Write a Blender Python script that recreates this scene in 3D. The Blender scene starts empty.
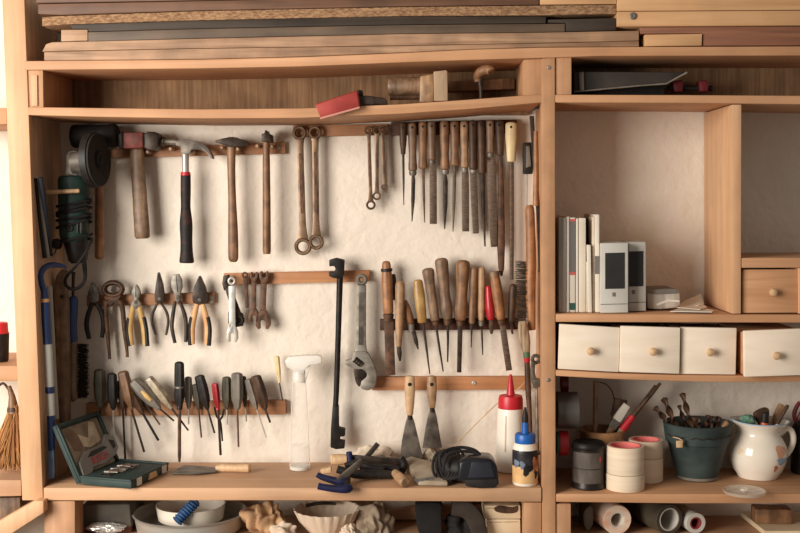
import bpy, bmesh, math, random
from mathutils import Matrix, Vector, noise
random.seed(7)
COL = bpy.context.scene.collection

# ------------------------------------------------------------------ camera
FPX = 1140.0
CAM = Vector((0.0, -2.78, 0.0))
YAW, PITCH, ROLL = math.radians(0.9), math.radians(3.35), -0.004
RM = (Matrix.Rotation(YAW, 3, 'Z') @ Matrix.Rotation(math.pi/2 - PITCH, 3, 'X') @ Matrix.Rotation(ROLL, 3, 'Z'))
cam_d = bpy.data.cameras.new('camera'); cam = bpy.data.objects.new('camera', cam_d); COL.objects.link(cam)
cam.matrix_world = Matrix.Translation(CAM) @ RM.to_4x4()
cam_d.sensor_width = 36; cam_d.lens = FPX*36/800; cam_d.clip_start = 0.05
bpy.context.scene.camera = cam

def ray(px, py):
    return RM @ Vector(((px-400)/FPX, -(py-266.5)/FPX, -1))
def W(px, py, d):
    """world point seen at (px,py), d metres in front of the back wall (wall = Y 0)"""
    r = ray(px, py); t = (-d - CAM.y)/r.y
    return CAM + r*t
def G(px, py, z):
    """world point seen at (px,py) on the horizontal plane z"""
    r = ray(px, py); t = (z - CAM.z)/r.z
    return CAM + r*t
def S(d): return (2.78-d)/FPX

# ------------------------------------------------------------------ mesh building
class MB:
    def __init__(s): s.v = []; s.f = []
    def add(s, vs, fs):
        n = len(s.v); s.v += [Vector(x) for x in vs]; s.f += [tuple(i+n for i in f) for f in fs]; return s
    def __add__(s, o):
        m = MB(); m.add(s.v, s.f); m.add(o.v, o.f); return m
def join(ms):
    m = MB()
    for x in ms: m.add(x.v, x.f)
    return m
def from_bm(bm):
    bm.verts.index_update(); m = MB()
    m.add([v.co.copy() for v in bm.verts], [[v.index for v in f.verts] for f in bm.faces]); bm.free(); return m
def bev(m, off, seg=2):
    if off <= 0: return m
    bm = bmesh.new(); vs = [bm.verts.new(v) for v in m.v]
    for f in m.f: bm.faces.new([vs[i] for i in f])
    bmesh.ops.recalc_face_normals(bm, faces=bm.faces)
    es = [e for e in bm.edges if len(e.link_faces) == 2 and e.calc_face_angle(0) > 0.5]
    bmesh.ops.bevel(bm, geom=es, offset=off, offset_type='OFFSET', segments=seg, profile=0.5, affect='EDGES', clamp_overlap=True)
    return from_bm(bm)
def extr(front, back):
    n = len(front)
    return MB().add(list(front)+list(back), [tuple(range(n)), tuple(range(2*n-1, n-1, -1))] + [(i, i+n, (i+1) % n+n, (i+1) % n) for i in range(n)])
def prism(poly, d1, d0, b=0.0015, seg=2):
    """pixel outline at depth d1 (front), pushed straight back to d0"""
    fr = [W(x, y, d1) for x, y in poly]; bk = [Vector((p.x, -d0, p.z)) for p in fr]
    return bev(extr(fr, bk), b, seg)
def rect(x0, y0, x1, y1, d1, d0, b=0.0015):
    return prism([(x0, y0), (x1, y0), (x1, y1), (x0, y1)], d1, d0, b)
def board(top, bot, d1, d0, b=0.002):
    return prism(list(top)+list(reversed(bot)), d1, d0, b)
def cat_rom(pts, n=5, closed=False):
    out = []; L = len(pts)
    rng = range(L if closed else L-1)
    for i in rng:
        g = (lambda k: pts[k % L]) if closed else (lambda k: pts[min(max(k, 0), L-1)])
        p0, p1, p2, p3 = g(i-1), g(i), g(i+1), g(i+2)
        for k in range(n):
            t = k/n
            out.append(tuple(0.5*((2*b)+(-a+c)*t+(2*a-5*b+4*c-e)*t*t+(-a+3*b-3*c+e)*t**3) for a, b, c, e in zip(p0, p1, p2, p3)))
    if not closed: out.append(tuple(pts[-1]))
    return out
def strip(pts, n=5):
    """pixel outline round a smooth centre line of (x, y, width)"""
    p = cat_rom(pts, n); l = []; r = []
    for i, (x, y, w) in enumerate(p):
        a = p[max(i-1, 0)]; b = p[min(i+1, len(p)-1)]
        dx, dy = b[0]-a[0], b[1]-a[1]; q = math.hypot(dx, dy) or 1
        l.append((x-dy/q*w/2, y+dx/q*w/2)); r.append((x+dy/q*w/2, y-dx/q*w/2))
    return l + r[::-1]
def wsweep(P, R, seg=14, flat=1.0, axis=None, twist=0, cap=True, up=Vector((0, 1, 0)), flute=0, nf=6):
    vs = []; fs = []; n = len(P)
    for i in range(n):
        t = axis if axis is not None else (P[min(i+1, n-1)]-P[max(i-1, 0)])
        t = t.normalized(); u = up if abs(t.dot(up)) < 0.95 else Vector((0, 0, 1))
        a = t.cross(u).normalized(); b = t.cross(a).normalized()
        r = R[i]; rot = twist*i
        for k in range(seg):
            th = 2*math.pi*k/seg; rr = r*(1+flute*math.cos(nf*th)); c, s_ = rr*math.cos(th), rr*flat*math.sin(th)
            c, s_ = c*math.cos(rot)-s_*math.sin(rot), c*math.sin(rot)+s_*math.cos(rot)
            vs.append(P[i]+a*c+b*s_)
    for i in range(n-1):
        for k in range(seg):
            fs.append((i*seg+k, i*seg+(k+1) % seg, (i+1)*seg+(k+1) % seg, (i+1)*seg+k))
    if cap: fs += [tuple(range(seg))[::-1], tuple(range((n-1)*seg, n*seg))]
    return MB().add(vs, fs)
def sweep(pts, smooth=0, **k):
    """pts (px, py, d, r_px)"""
    if smooth: pts = cat_rom(pts, smooth)
    return wsweep([W(p[0], p[1], p[2]) for p in pts], [p[3]*S(p[2]) for p in pts], **k)
def lathe(p0, p1, d, prof, d2=None, **k):
    """turned shape between two pixel points; prof of (t, r_px)"""
    d2 = d if d2 is None else d2
    a, b = W(p0[0], p0[1], d), W(p1[0], p1[1], d2)
    return wsweep([a+(b-a)*t for t, r in prof], [max(r, 0.02)*S(d) for t, r in prof], axis=b-a, **k)
def upright(c, s, prof, seg=32, cap=True, sx=1.0):
    """turned shape on a vertical axis; prof of (r_px, h_px) scaled by s"""
    vs = []; fs = []
    for r, h in prof:
        for k in range(seg):
            th = 2*math.pi*k/seg; vs.append(c+Vector((max(r, .01)*s*math.cos(th)*sx, max(r, .01)*s*math.sin(th), h*s)))
    n = len(prof)
    for i in range(n-1):
        for k in range(seg): fs.append((i*seg+k, i*seg+(k+1) % seg, (i+1)*seg+(k+1) % seg, (i+1)*seg+k))
    if cap: fs += [tuple(range(seg))[::-1], tuple(range((n-1)*seg, n*seg))]
    return MB().add(vs, fs)
def stand(px, py, z, rpx):
    """centre of a round base of radius rpx whose front touches pixel (px,py) on plane z"""
    q = G(px, py, z); d = -q.y; s = S(d); c = W(px, py, d-rpx*s); c.z = z; c.y = q.y+rpx*s
    return c, S(-c.y)
def ring(px, py, d, R, r, sq=1.0, seg=28, mseg=10, flat=1.0):
    c = W(px, py, d); s = S(d); P = []
    vs = []; fs = []
    for i in range(seg):
        a = 2*math.pi*i/seg; dr = Vector((math.cos(a), 0, math.sin(a)*sq)); cc = c+dr*R*s
        for k in range(mseg):
            b = 2*math.pi*k/mseg; vs.append(cc+dr.normalized()*(r*s*math.cos(b))+Vector((0, r*s*flat*math.sin(b), 0)))
    for i in range(seg):
        for k in range(mseg):
            fs.append((i*mseg+k, i*mseg+(k+1) % mseg, ((i+1) % seg)*mseg+(k+1) % mseg, ((i+1) % seg)*mseg+k))
    return MB().add(vs, fs)
def wbox(c, sx, sy, sz, rz=0, b=0.002, tilt=None):
    """box with its base centred at c"""
    m = Matrix.Rotation(rz, 3, 'Z')
    if tilt is not None: m = m @ tilt
    o = [(-1, -1), (1, -1), (1, 1), (-1, 1)]
    lo = [c+m @ Vector((x*sx/2, y*sy/2, 0)) for x, y in o]; hi = [c+m @ Vector((x*sx/2, y*sy/2, sz)) for x, y in o]
    return bev(extr(lo, hi), b)
def crumple(c, size, seed, amp=0.35, sub=4, freq=2.2, flatz=None, drape=(1, 1, 1)):
    bm = bmesh.new(); bmesh.ops.create_icosphere(bm, subdivisions=sub, radius=1.0); rs = random.Random(seed)
    dirs = [(Vector((rs.uniform(-1, 1), rs.uniform(-.5, .5), rs.uniform(-.25, .25))).normalized(), rs.uniform(6, 13), rs.uniform(0, 6)) for _ in range(5)]
    off = Vector((seed*3.1, seed*1.7, seed*.9))
    for v in bm.verts:
        p = v.co.copy(); p0 = p.copy(); p = Vector((p.x*drape[0], p.y*drape[1], p.z*drape[2]))+noise.noise_vector(p*1.3+off)*.5; n1 = noise.noise(p*freq*.6+off); n2 = 1-abs(noise.noise(p*freq+off*2))*2.2; n3 = 1-abs(noise.noise(p*freq*2.3+off))*2
        if drape != (1, 1, 1):
            wv = p0+noise.noise_vector(p0*1.1+off)*.55; fo = sum((.5+.5*math.sin(wv.dot(dd)*fq+ph))**1.6 for dd, fq, ph in dirs)/5
            q = p0*(.86+noise.noise(p0*1.4+off)*.5+(.42-fo)*.46)
        else: q = p0*(1+amp*(n1*.9+n2*.45+n3*.25-.35))
        v.co = Vector((q.x*size[0], q.y*size[1], q.z*size[2]))+c
        if flatz is not None and v.co.z < flatz: v.co.z = flatz+random.uniform(0, .0004)
    return from_bm(bm)
def text_mb(body, o, u, v, h):
    """flat lettering with origin o, along u, up v, letter height h"""
    cu = bpy.data.curves.new('lettering', 'FONT'); cu.body = body; cu.size = h*1.35; cu.extrude = 0.0; cu.offset = 0.0006; cu.align_x = 'CENTER'; cu.align_y = 'CENTER'
    ob = bpy.data.objects.new('lettering', cu); COL.objects.link(ob)
    dg = bpy.context.evaluated_depsgraph_get(); me = bpy.data.meshes.new_from_object(ob.evaluated_get(dg))
    u = u.normalized(); v = v.normalized()
    m = MB().add([o+u*p.co.x+v*p.co.y for p in me.vertices], [tuple(f.vertices) for f in me.polygons])
    bpy.data.objects.remove(ob); bpy.data.curves.remove(cu); bpy.data.meshes.remove(me)
    return m

# ------------------------------------------------------------------ materials
def lin(c):
    f = lambda x: (x/255/12.92) if x/255 <= .04045 else ((x/255+.055)/1.055)**2.4
    return (f(c[0]), f(c[1]), f(c[2]), 1)
_m = {}
def mat(name, c1, c2=None, rough=.6, metal=0, scale=(20, 20, 20), detail=4, bump=0.0, lo=.35, hi=.65, alpha=None, trans=0, c3=None, coat=0, ns=1.0, dist=0.0, stain=0.0, sscale=28):
    if name in _m: return _m[name]
    m = bpy.data.materials.new(name); m.use_nodes = True; nt = m.node_tree; N = nt.nodes; L = nt.links
    b = N['Principled BSDF']; b.inputs['Roughness'].default_value = rough; b.inputs['Metallic'].default_value = metal
    b.inputs['Base Color'].default_value = lin(c1)
    if max(c1) < 100: b.inputs['Specular IOR Level'].default_value = .28
    if coat: b.inputs['Coat Weight'].default_value = coat
    if trans: b.inputs['Transmission Weight'].default_value = trans; b.inputs['IOR'].default_value = 1.3
    if alpha is not None: b.inputs['Alpha'].default_value = alpha
    if c2 is not None or bump:
        tc = N.new('ShaderNodeTexCoord'); mp = N.new('ShaderNodeMapping'); oi = N.new('ShaderNodeObjectInfo')
        mp.inputs['Scale'].default_value = scale
        vm = N.new('ShaderNodeVectorMath'); vm.operation = 'MULTIPLY_ADD'
        vm.inputs[0].default_value = (1, 1, 1); L.new(oi.outputs['Random'], vm.inputs[0]); vm.inputs[1].default_value = (3.1, 5.3, 7.7); L.new(tc.outputs['Object'], vm.inputs[2])
        L.new(vm.outputs[0], mp.inputs['Vector'])
        nz = N.new('ShaderNodeTexNoise'); nz.inputs['Scale'].default_value = ns; nz.inputs['Detail'].default_value = detail; nz.inputs['Distortion'].default_value = dist
        L.new(mp.outputs[0], nz.inputs['Vector'])
        if c2 is not None:
            cr = N.new('ShaderNodeValToRGB'); cr.color_ramp.elements[0].position = lo; cr.color_ramp.elements[1].position = hi
            cr.color_ramp.elements[0].color = lin(c1); cr.color_ramp.elements[1].color = lin(c2)
            if c3 is not None:
                e = cr.color_ramp.elements.new(min(hi+.12, 1)); e.color = lin(c3)
            L.new(nz.outputs['Fac'], cr.inputs['Fac'])
            if stain:
                n2 = N.new('ShaderNodeTexNoise'); n2.inputs['Scale'].default_value = sscale; n2.inputs['Detail'].default_value = 5; L.new(vm.outputs[0], n2.inputs['Vector'])
                r2 = N.new('ShaderNodeMapRange'); r2.inputs['From Min'].default_value = .35; r2.inputs['From Max'].default_value = .62; r2.inputs['To Min'].default_value = 1-stain; r2.inputs['To Max'].default_value = 1.0
                L.new(n2.outputs['Fac'], r2.inputs['Value'])
                mx = N.new('ShaderNodeMix'); mx.data_type = 'RGBA'; mx.blend_type = 'MULTIPLY'; mx.inputs[0].default_value = 1.0
                L.new(cr.outputs['Color'], mx.inputs[6]); L.new(r2.outputs[0], mx.inputs[7]); L.new(mx.outputs[2], b.inputs['Base Color'])
            else: L.new(cr.outputs['Color'], b.inputs['Base Color'])
        if bump:
            bp = N.new('ShaderNodeBump'); bp.inputs['Strength'].default_value = bump; bp.inputs['Distance'].default_value = .004
            L.new(nz.outputs['Fac'], bp.inputs['Height']); L.new(bp.outputs[0], b.inputs['Normal'])
    _m[name] = m; return m
def wood(name, c1, c2, ax='x', rough=.62, k=1.0, bump=.12, stain=.0, sscale=28):
    s = {'x': (3*k, 60*k, 60*k), 'y': (60*k, 3*k, 60*k), 'z': (60*k, 60*k, 4*k)}[ax]
    return mat(name, c1, c2, rough=rough, scale=s, detail=6, bump=bump, lo=.3, hi=.7, dist=.6, stain=stain, sscale=sscale)
PINE = wood('pine_lengthwise', (204, 154, 113), (186, 135, 95), 'x', k=.8, stain=.14, sscale=9); PINEV = wood('pine_upright', (216, 172, 131), (200, 152, 112), 'z', k=.8, stain=.12, sscale=9)
PINED = wood('pine_end_block', (196, 148, 108), (176, 128, 90), 'z', k=.8, stain=.2, sscale=14)
PANEL = wood('bounce_lit_panel_wood', (230, 192, 158), (202, 160, 126), 'z', stain=.22, sscale=8); PANELR = wood('panel_wood_right', (200, 148, 106), (182, 130, 90), 'z')  # left panel wood is paler: reflected light put into its colour
BENCH = wood('bench_wood', (204, 162, 124), (188, 142, 106), 'x', k=.8, stain=.16, sscale=7)
RAIL = wood('rail_wood', (178, 126, 86), (150, 100, 64), 'x', stain=.22, sscale=16); RAILO = wood('orange_rail_wood', (196, 138, 92), (170, 112, 70), 'x', stain=.15, sscale=12); RAILD = wood('dark_rail_wood', (88, 54, 38), (60, 36, 26), 'x')
SAWN = mat('rough_sawn_board', (158, 122, 88), (132, 98, 68), rough=.9, scale=(150, 20, 7), bump=.3, detail=4, stain=.3, sscale=12)
DRAWER = mat('white_washed_drawer', (238, 222, 202), (224, 204, 180), rough=.7, scale=(9, 9, 34), detail=6, bump=.1, lo=.35, hi=.8)
DRAWW = wood('drawer_plain_wood', (204, 156, 116), (180, 128, 88), 'x')
def H(name, a, b, **k): return wood(name, a, b, 'z', **{**dict(stain=.42, sscale=45, rough=.5, k=1.4), **k})
H_OLD = H('old_grey_brown_handle', (150, 118, 90), (104, 78, 58)); H_MID = H('mid_brown_handle', (154, 112, 76), (112, 76, 50))
H_LIGHT = H('light_worn_handle', (188, 150, 112), (152, 114, 80)); H_DARK = H('dark_brown_handle', (98, 70, 50), (62, 42, 30))
H_ORANGE = H('orange_brown_handle', (176, 122, 78), (140, 90, 54)); H_PALE = H('pale_handle', (216, 180, 138), (196, 156, 114), stain=.18)
H_CREAM = H('cream_handle', (232, 212, 168), (214, 188, 138), bump=.04, stain=.12); H_RED = mat('red_handle', (178, 32, 38), (140, 22, 28), rough=.35, scale=(40, 40, 10))
STEEL = mat('worn_steel', (126, 116, 104), (84, 75, 66), rough=.5, metal=.45, scale=(40, 40, 40), detail=6, stain=.4)
BRIGHT = mat('bright_steel', (196, 190, 180), (160, 154, 146), rough=.4, metal=.4, scale=(30, 30, 30))
SATIN = mat('satin_steel', (150, 142, 130), (112, 104, 94), rough=.48, metal=.4, scale=(20, 20, 60), stain=.3)
DSTEEL = mat('dark_steel', (72, 58, 48), (40, 33, 28), rough=.45, metal=.3, scale=(50, 50, 50), detail=6)
RUST = mat('rusty_steel', (112, 78, 56), (68, 50, 40), rough=.6, metal=.45, scale=(60, 60, 60), detail=7, bump=.1)
FILE = mat('file_steel', (112, 92, 76), (84, 68, 56), rough=.55, metal=.5, scale=(70, 70, 300), detail=3, bump=.2)
SPAN = mat('spanner_steel', (138, 110, 84), (84, 62, 46), rough=.42, metal=.5, scale=(50, 50, 30), detail=6)
BLACK = mat('black_plastic', (28, 24, 22), (40, 35, 32), rough=.5, scale=(60, 60, 60)); RUBBER = mat('black_rubber', (26, 23, 23), (40, 35, 33), rough=.7, scale=(30, 30, 30), bump=.05)
GLOSSB = mat('glossy_black', (24, 24, 28), (34, 34, 38), rough=.28, scale=(20, 20, 20))
GREEN = mat('machine_green', (46, 70, 62), (30, 50, 46), rough=.5, scale=(20, 20, 20)); GREEND = mat('case_green', (42, 56, 53), (52, 66, 62), rough=.6, scale=(30, 30, 30))
BLUE = mat('blue_enamel', (40, 62, 110), (30, 48, 90), rough=.4, scale=(20, 20, 20)); BLUED = mat('dark_blue_paint', (34, 36, 76), (24, 26, 52), rough=.45, scale=(40, 40, 40))
REDP = mat('red_plastic', (198, 34, 46), (180, 28, 40), rough=.4, scale=(20, 20, 20)); REDW = mat('red_paint', (172, 66, 58), (150, 54, 46), rough=.55, scale=(30, 30, 30))
WHITE = mat('white_paper', (226, 216, 200), (212, 200, 184), rough=.8, scale=(20, 20, 5)); CREAM = mat('cream_tape', (228, 208, 182), (218, 196, 168), rough=.75, scale=(8, 8, 120))
GREY = mat('grey_card', (120, 112, 104), (104, 96, 90), rough=.7, scale=(20, 20, 20)); LGREY = mat('light_grey_card', (196, 192, 182), (184, 178, 168), rough=.6, scale=(12, 12, 12))
PANELB = mat('charcoal_panel', (40, 38, 38), (48, 46, 44), rough=.6, scale=(20, 20, 20))
CLEARW = mat('milky_plastic', (238, 230, 216), (228, 218, 202), rough=.4, scale=(10, 10, 10)); CLEAR = mat('clear_plastic', (240, 236, 226), rough=.12, alpha=.11)
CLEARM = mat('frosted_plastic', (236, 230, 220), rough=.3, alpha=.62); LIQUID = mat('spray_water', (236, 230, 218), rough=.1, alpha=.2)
YELLOW = mat('amber_plastic', (176, 142, 84), (150, 112, 60), rough=.35, scale=(30, 30, 30)); OLIVE = mat('olive_grey_plastic', (92, 84, 66), (64, 58, 48), rough=.5, scale=(40, 40, 20))
GREYP = mat('grey_plastic', (126, 118, 106), (96, 88, 80), rough=.5, scale=(40, 40, 20)); PY = mat('yellow_grip', (206, 168, 104), (186, 146, 84), rough=.5, scale=(40, 40, 40)); PO = mat('orange_grip', (212, 164, 112), (192, 140, 90), rough=.5, scale=(40, 40, 40))
TERRA = mat('brown_glazed_pot', (190, 140, 96), (134, 92, 62), rough=.4, scale=(30, 30, 30)); POTG = mat('green_painted_pot', (66, 77, 74), (46, 56, 55), rough=.6, scale=(14, 14, 20), bump=.1)
PORC = mat('white_glaze', (236, 226, 210), (230, 218, 200), rough=.15, scale=(8, 8, 8), coat=.4); RIMB = mat('pale_blue_rim', (150, 176, 196), rough=.2)
CLOTH = mat('tan_rag', (196, 158, 118), (150, 112, 80), rough=.9, scale=(18, 18, 18), bump=.2); CLOTHW = mat('pale_rag', (214, 196, 174), (186, 164, 140), rough=.9, scale=(18, 18, 18), bump=.2)
CLOTHG = mat('grey_rag', (168, 152, 130), (134, 116, 96), rough=.9, scale=(18, 18, 18), bump=.2); DCLOTH = mat('black_cloth', (34, 30, 28), (22, 20, 19), rough=.85, scale=(20, 20, 20))
STRAW = mat('broom_straw', (190, 138, 84), (140, 92, 52), rough=.8, scale=(120, 120, 8)); HAIR = mat('brush_hair', (176, 152, 122), (120, 96, 72), rough=.8, scale=(200, 200, 20))
CARTON = mat('cream_carton', (222, 200, 166), (204, 180, 146), rough=.75, scale=(10, 10, 10)); GREENR = mat('green_tape', (74, 100, 72), rough=.6); PINK = mat('pink_tape_core', (240, 128, 120), (228, 112, 106), rough=.6, scale=(10, 10, 10))

# ------------------------------------------------------------------ objects
def mesh(name, m, material):
    me = bpy.data.meshes.new(name)
    return me
def mkobj(name, m, material, base, parent=None):
    me = bpy.data.meshes.new(name); me.from_pydata([tuple(v-base) for v in m.v], [], m.f)
    bm = bmesh.new(); bm.from_mesh(me); bmesh.ops.recalc_face_normals(bm, faces=bm.faces); bm.to_mesh(me); bm.free()
    me.materials.append(material); me.shade_smooth()
    try: me.set_sharp_from_angle(angle=math.radians(38))
    except Exception: pass
    o = bpy.data.objects.new(name, me); COL.objects.link(o)
    if parent is not None: o.parent = parent
    else: o.location = base
    return o
def base_of(ms):
    vs = [v for m in ms for v in m.v]
    x = [v.x for v in vs]; y = [v.y for v in vs]; z = [v.z for v in vs]
    return Vector(((min(x)+max(x))/2, (min(y)+max(y))/2, min(z)))
def T(name, label, cat, parts, group=None, kind=None):
    """parts: one (mesh, material), or a list of (name, mesh, material[, children[, label]])"""
    if isinstance(parts, tuple):
        o = mkobj(name, parts[0], parts[1], base_of([parts[0]]))
    else:
        b = base_of([p[1] for p in parts]); o = bpy.data.objects.new(name, None); COL.objects.link(o); o.location = b; o.empty_display_size = .02
        for p in parts:
            c = mkobj(p[0], p[1], p[2], b, o)
            if len(p) > 4 and p[4]: c['label'] = p[4]
            for q in (p[3] if len(p) > 3 and p[3] else []):
                g = mkobj(q[0], q[1], q[2], b, c)
                if len(q) > 4 and q[4]: g['label'] = q[4]
    o['label'] = label; o['category'] = cat
    if group: o['group'] = group
    if kind: o['kind'] = kind
    return o

# ------------------------------------------------------------------ setting
FLOOR_Z = -1.5
def structure(name, m, material):
    o = mkobj(name, m, material, base_of([m])); o['kind'] = 'structure'; return o
def plaster():
    m = mat('rough_plaster', (229, 217, 202), (219, 205, 188), rough=.9, scale=(5, 5, 5), detail=8, ns=1, lo=.3, hi=.75)
    nt = m.node_tree; N = nt.nodes; L = nt.links; b = N['Principled BSDF']
    tc = N['Texture Coordinate']
    n1 = N.new('ShaderNodeTexNoise'); n1.inputs['Scale'].default_value = 34; n1.inputs['Detail'].default_value = 5; n1.inputs['Distortion'].default_value = .35
    n2 = N.new('ShaderNodeTexNoise'); n2.inputs['Scale'].default_value = 55; n2.inputs['Detail'].default_value = 3
    L.new(tc.outputs['Object'], n1.inputs['Vector']); L.new(tc.outputs['Object'], n2.inputs['Vector'])
    ad = N.new('ShaderNodeMath'); ad.operation = 'MULTIPLY_ADD'; ad.inputs[1].default_value = .25; L.new(n2.outputs['Fac'], ad.inputs[0]); L.new(n1.outputs['Fac'], ad.inputs[2])
    bp = N.new('ShaderNodeBump'); bp.inputs['Strength'].default_value = .65; bp.inputs['Distance'].default_value = .006
    L.new(ad.outputs[0], bp.inputs['Height']); L.new(bp.outputs[0], b.inputs['Normal'])
    return m
PLASTER = plaster()
structure('wall_back', wbox(Vector((0, .05, FLOOR_Z)), 5, .1, 3.2, b=0), PLASTER)
structure('floor', wbox(Vector((0, -1.9, FLOOR_Z-.05)), 5, 4.0, .05, b=0), mat('concrete_floor', (120, 105, 90), (96, 84, 72), rough=.85, scale=(4, 4, 4)))

FR = .25
sh_top_t = [(24, 61), (200, 59.5), (300, 57), (400, 53), (470, 49.5), (541, 47.5), (600, 47), (860, 46)]
sh_top_b = [(24, 70), (200, 68.5), (300, 66.5), (400, 62.5), (470, 60), (541, 58), (600, 56), (860, 55.5)]
sh2_t = [(27, 107), (100, 108), (200, 109.3), (300, 108.3), (400, 104.3), (470, 99.5), (542, 94)]
sh2_b = [(27, 115), (100, 117), (200, 118.5), (300, 118), (400, 113.8), (470, 109), (542, 102.5)]
def ylerp(poly, x):
    for (x0, y0), (x1, y1) in zip(poly, poly[1:]):
        if x0 <= x <= x1: return y0+(y1-y0)*(x-x0)/(x1-x0)
    return poly[0][1] if x < poly[0][0] else poly[-1][1]
zb = W(300, 488, FR+.004).z+.0007; zr = W(680, 494, FR).z+.0008; zl = W(300, 545.7, FR).z+.0012; zm = W(680, 314.5, FR).z+.0024
sp_l = (9, 22)
parts = []
pm = lambda n, m, mt, kids=None, lab=None: parts.append((n, m, mt, kids, lab))
pm('post', prism([(1, -24), (23.5, -24), (43, 500.5), (22, 500.5)], FR, FR-.022, .002), PINEV)
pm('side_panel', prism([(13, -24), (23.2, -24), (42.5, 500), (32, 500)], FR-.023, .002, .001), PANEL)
pm('post', prism([(541.5, 58.5), (555, 57.5), (556, 680), (542.5, 680)], FR+.001, FR-.04, .002), PINED)
pm('side_panel', prism([(545, 104), (553, 104), (553.5, 680), (546, 680)], FR-.041, .002, .001), PANELR)
pm('shelf', board(sh_top_t, sh_top_b, FR+.004, .002), PINE)
pm('shelf', board(sh2_t, sh2_b, FR, .002), PINE)
pm('shelf', board([(555, 94.7), (680, 95), (860, 96)], [(555, 102.5), (680, 103), (860, 105)], FR, .002), PINE)
pm('shelf', board([(43.5, 488), (300, 488), (541.5, 488)], [(43.5, 500.5), (300, 500.5), (541.5, 502)], FR+.004, .002), BENCH, None, 'thick lowest shelf used as a bench')
pm('shelf', board([(45, 545), (541.5, 547)], [(45, 558), (541.5, 560)], FR, .002), BENCH)
pm('shelf', board([(555.5, 314), (860, 315)], [(555.5, 322), (860, 323)], FR, .002), PINE)
pm('shelf', board([(555.5, 370), (620, 373.5), (700, 375.5), (760, 376), (860, 375)], [(555.5, 376), (620, 379.5), (700, 381.8), (760, 382.3), (860, 381)], FR, .002), PINE)
pm('shelf', board([(556, 494), (860, 494)], [(556, 502), (680, 503.5), (860, 503.5)], FR, .002), PINE)
pm('shelf', board([(557, 546), (860, 546)], [(557, 558), (860, 558)], FR, .002), BENCH)
pm('shelf', board([(741.5, 258), (860, 257.5)], [(741.5, 268), (860, 267.5)], FR-.003, .002), PINE)
pm('divider', prism([(732, 104.5), (741.5, 104.5), (741, 313.8), (732, 313.8)], FR-.002, .002), PINEV)
pm('divider', prism([(799, 268), (808, 268), (808, 313.8), (799, 313.8)], FR-.004, .002), PINEV)
pm('back_board', prism([(56, 60), (528, 60), (528, 115), (56, 115)], .018, .002), SAWN)
pm('back_board', prism([(560, 60), (860, 60), (860, 105), (560, 105)], .018, .002), SAWN)
pm('spacer_block', prism([(26, 70.2), (43, 70), (43.5, 107.4), (27.3, 107.2)], FR-.004, .03), PINED)
pm('batten', prism([(31, 75), (37, 75), (37.5, 106), (31.6, 106)], FR, FR-.004, .0008), PINEV)
pm('spacer_block', prism([(523.5, 59.5), (541.4, 58.7), (541.4, 94.2), (523.5, 96)], FR-.004, .03), PINED)
pm('spacer_block', prism([(555.3, 56.6), (571.5, 56.2), (571.5, 94.7), (555.3, 94.7)], FR-.004, .03), PINED)
pm('leg', prism([(44, 512), (49, 501), (75, 501), (76, 760), (44, 760)], FR-.002, FR-.07, .003), PINED)
pm('leg', prism([(524, 502.5), (541.5, 502.5), (541.5, 680), (524, 680)], FR-.003, .03, .002), PINED)
pm('leg', prism([(556, 504), (571, 504), (571, 680), (556, 680)], FR-.003, .03, .002), PINED)
pm('brace', prism([(43.5, 501), (43.5, 513), (8, 536), (-14, 552), (-30, 548), (-26, 536), (10, 515), (35, 501)], FR+.03, FR-.02, .002), PINEV)
pm('shelf', prism([(-60, 109), (6.5, 108), (7, 124), (-60, 126)], FR-.02, .002), PINE)
pm('shelf', prism([(-60, 366), (17, 366), (17.5, 381), (-60, 382)], FR-.02, .002), PINE)
pm('shelf', prism([(-60, 480), (21, 480), (21.3, 496), (-60, 498)], FR-.02, .002), BENCH)
# bolts seen on the post
for bx_, by_ in ((549, 67.5), (548.5, 380)):
    pm('bolt', lathe((bx_-.1, by_), (bx_+.1, by_), FR+.002, [(0, 2.3), (1, 2.3)]) if False else ring(bx_, by_, FR+.0015, 1.0, 1.1, flat=.4), SATIN)
# drawers
def drawer(poly, knob, dF, depth, material):
    x0 = sum(p[0] for p in poly)/4; y0 = sum(p[1] for p in poly)/4
    inner = [(p[0]+(x0-p[0])*.05, p[1]+(y0-p[1])*(.03 if p[1] > y0 else (.22 if depth < .22 else .12))) for p in poly]
    front = prism(poly, dF, dF-.012, .002); box = prism(inner, dF-.012, dF-depth, .001)
    k = wsweep([W(knob[0], knob[1], dF)+Vector((0, -y, 0)) for y in (-.002, .006, .009, .013, .018, .021)],
               [r*S(dF) for r in (1.8, 1.9, 3.2, 4.2, 3.4, 1.0)], axis=Vector((0, -1, 0)), seg=18)
    parts.append(("drawer", front, material, [("drawer_box", box, DRAWW), ("knob", k, H_PALE)]))
drawer([(559.5, 324), (620.2, 327.6), (618.8, 372.3), (558, 369)], (590, 350.6), FR, .2, DRAWER)
drawer([(620.9, 326), (680.4, 327.6), (679.6, 374), (619.6, 372)], (652, 351), FR+.004, .2, DRAWER)
drawer([(681, 327.2), (736.8, 328), (735.8, 374.8), (680.4, 374)], (709, 351.6), FR-.006, .2, DRAWER)
drawer([(744, 331), (806, 328.5), (806, 375.2), (744.5, 377)], (775, 355), FR+.035, .25, DRAWER)
drawer([(742.5, 269.6), (798, 269.2), (797.6, 312.8), (742.2, 313)], (771.5, 292), FR-.012, .2, DRAWW)
T('shelving_unit', 'pine shelving unit with posts, sagging shelves and small drawers covering the whole workshop wall', 'shelving unit', parts)

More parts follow.
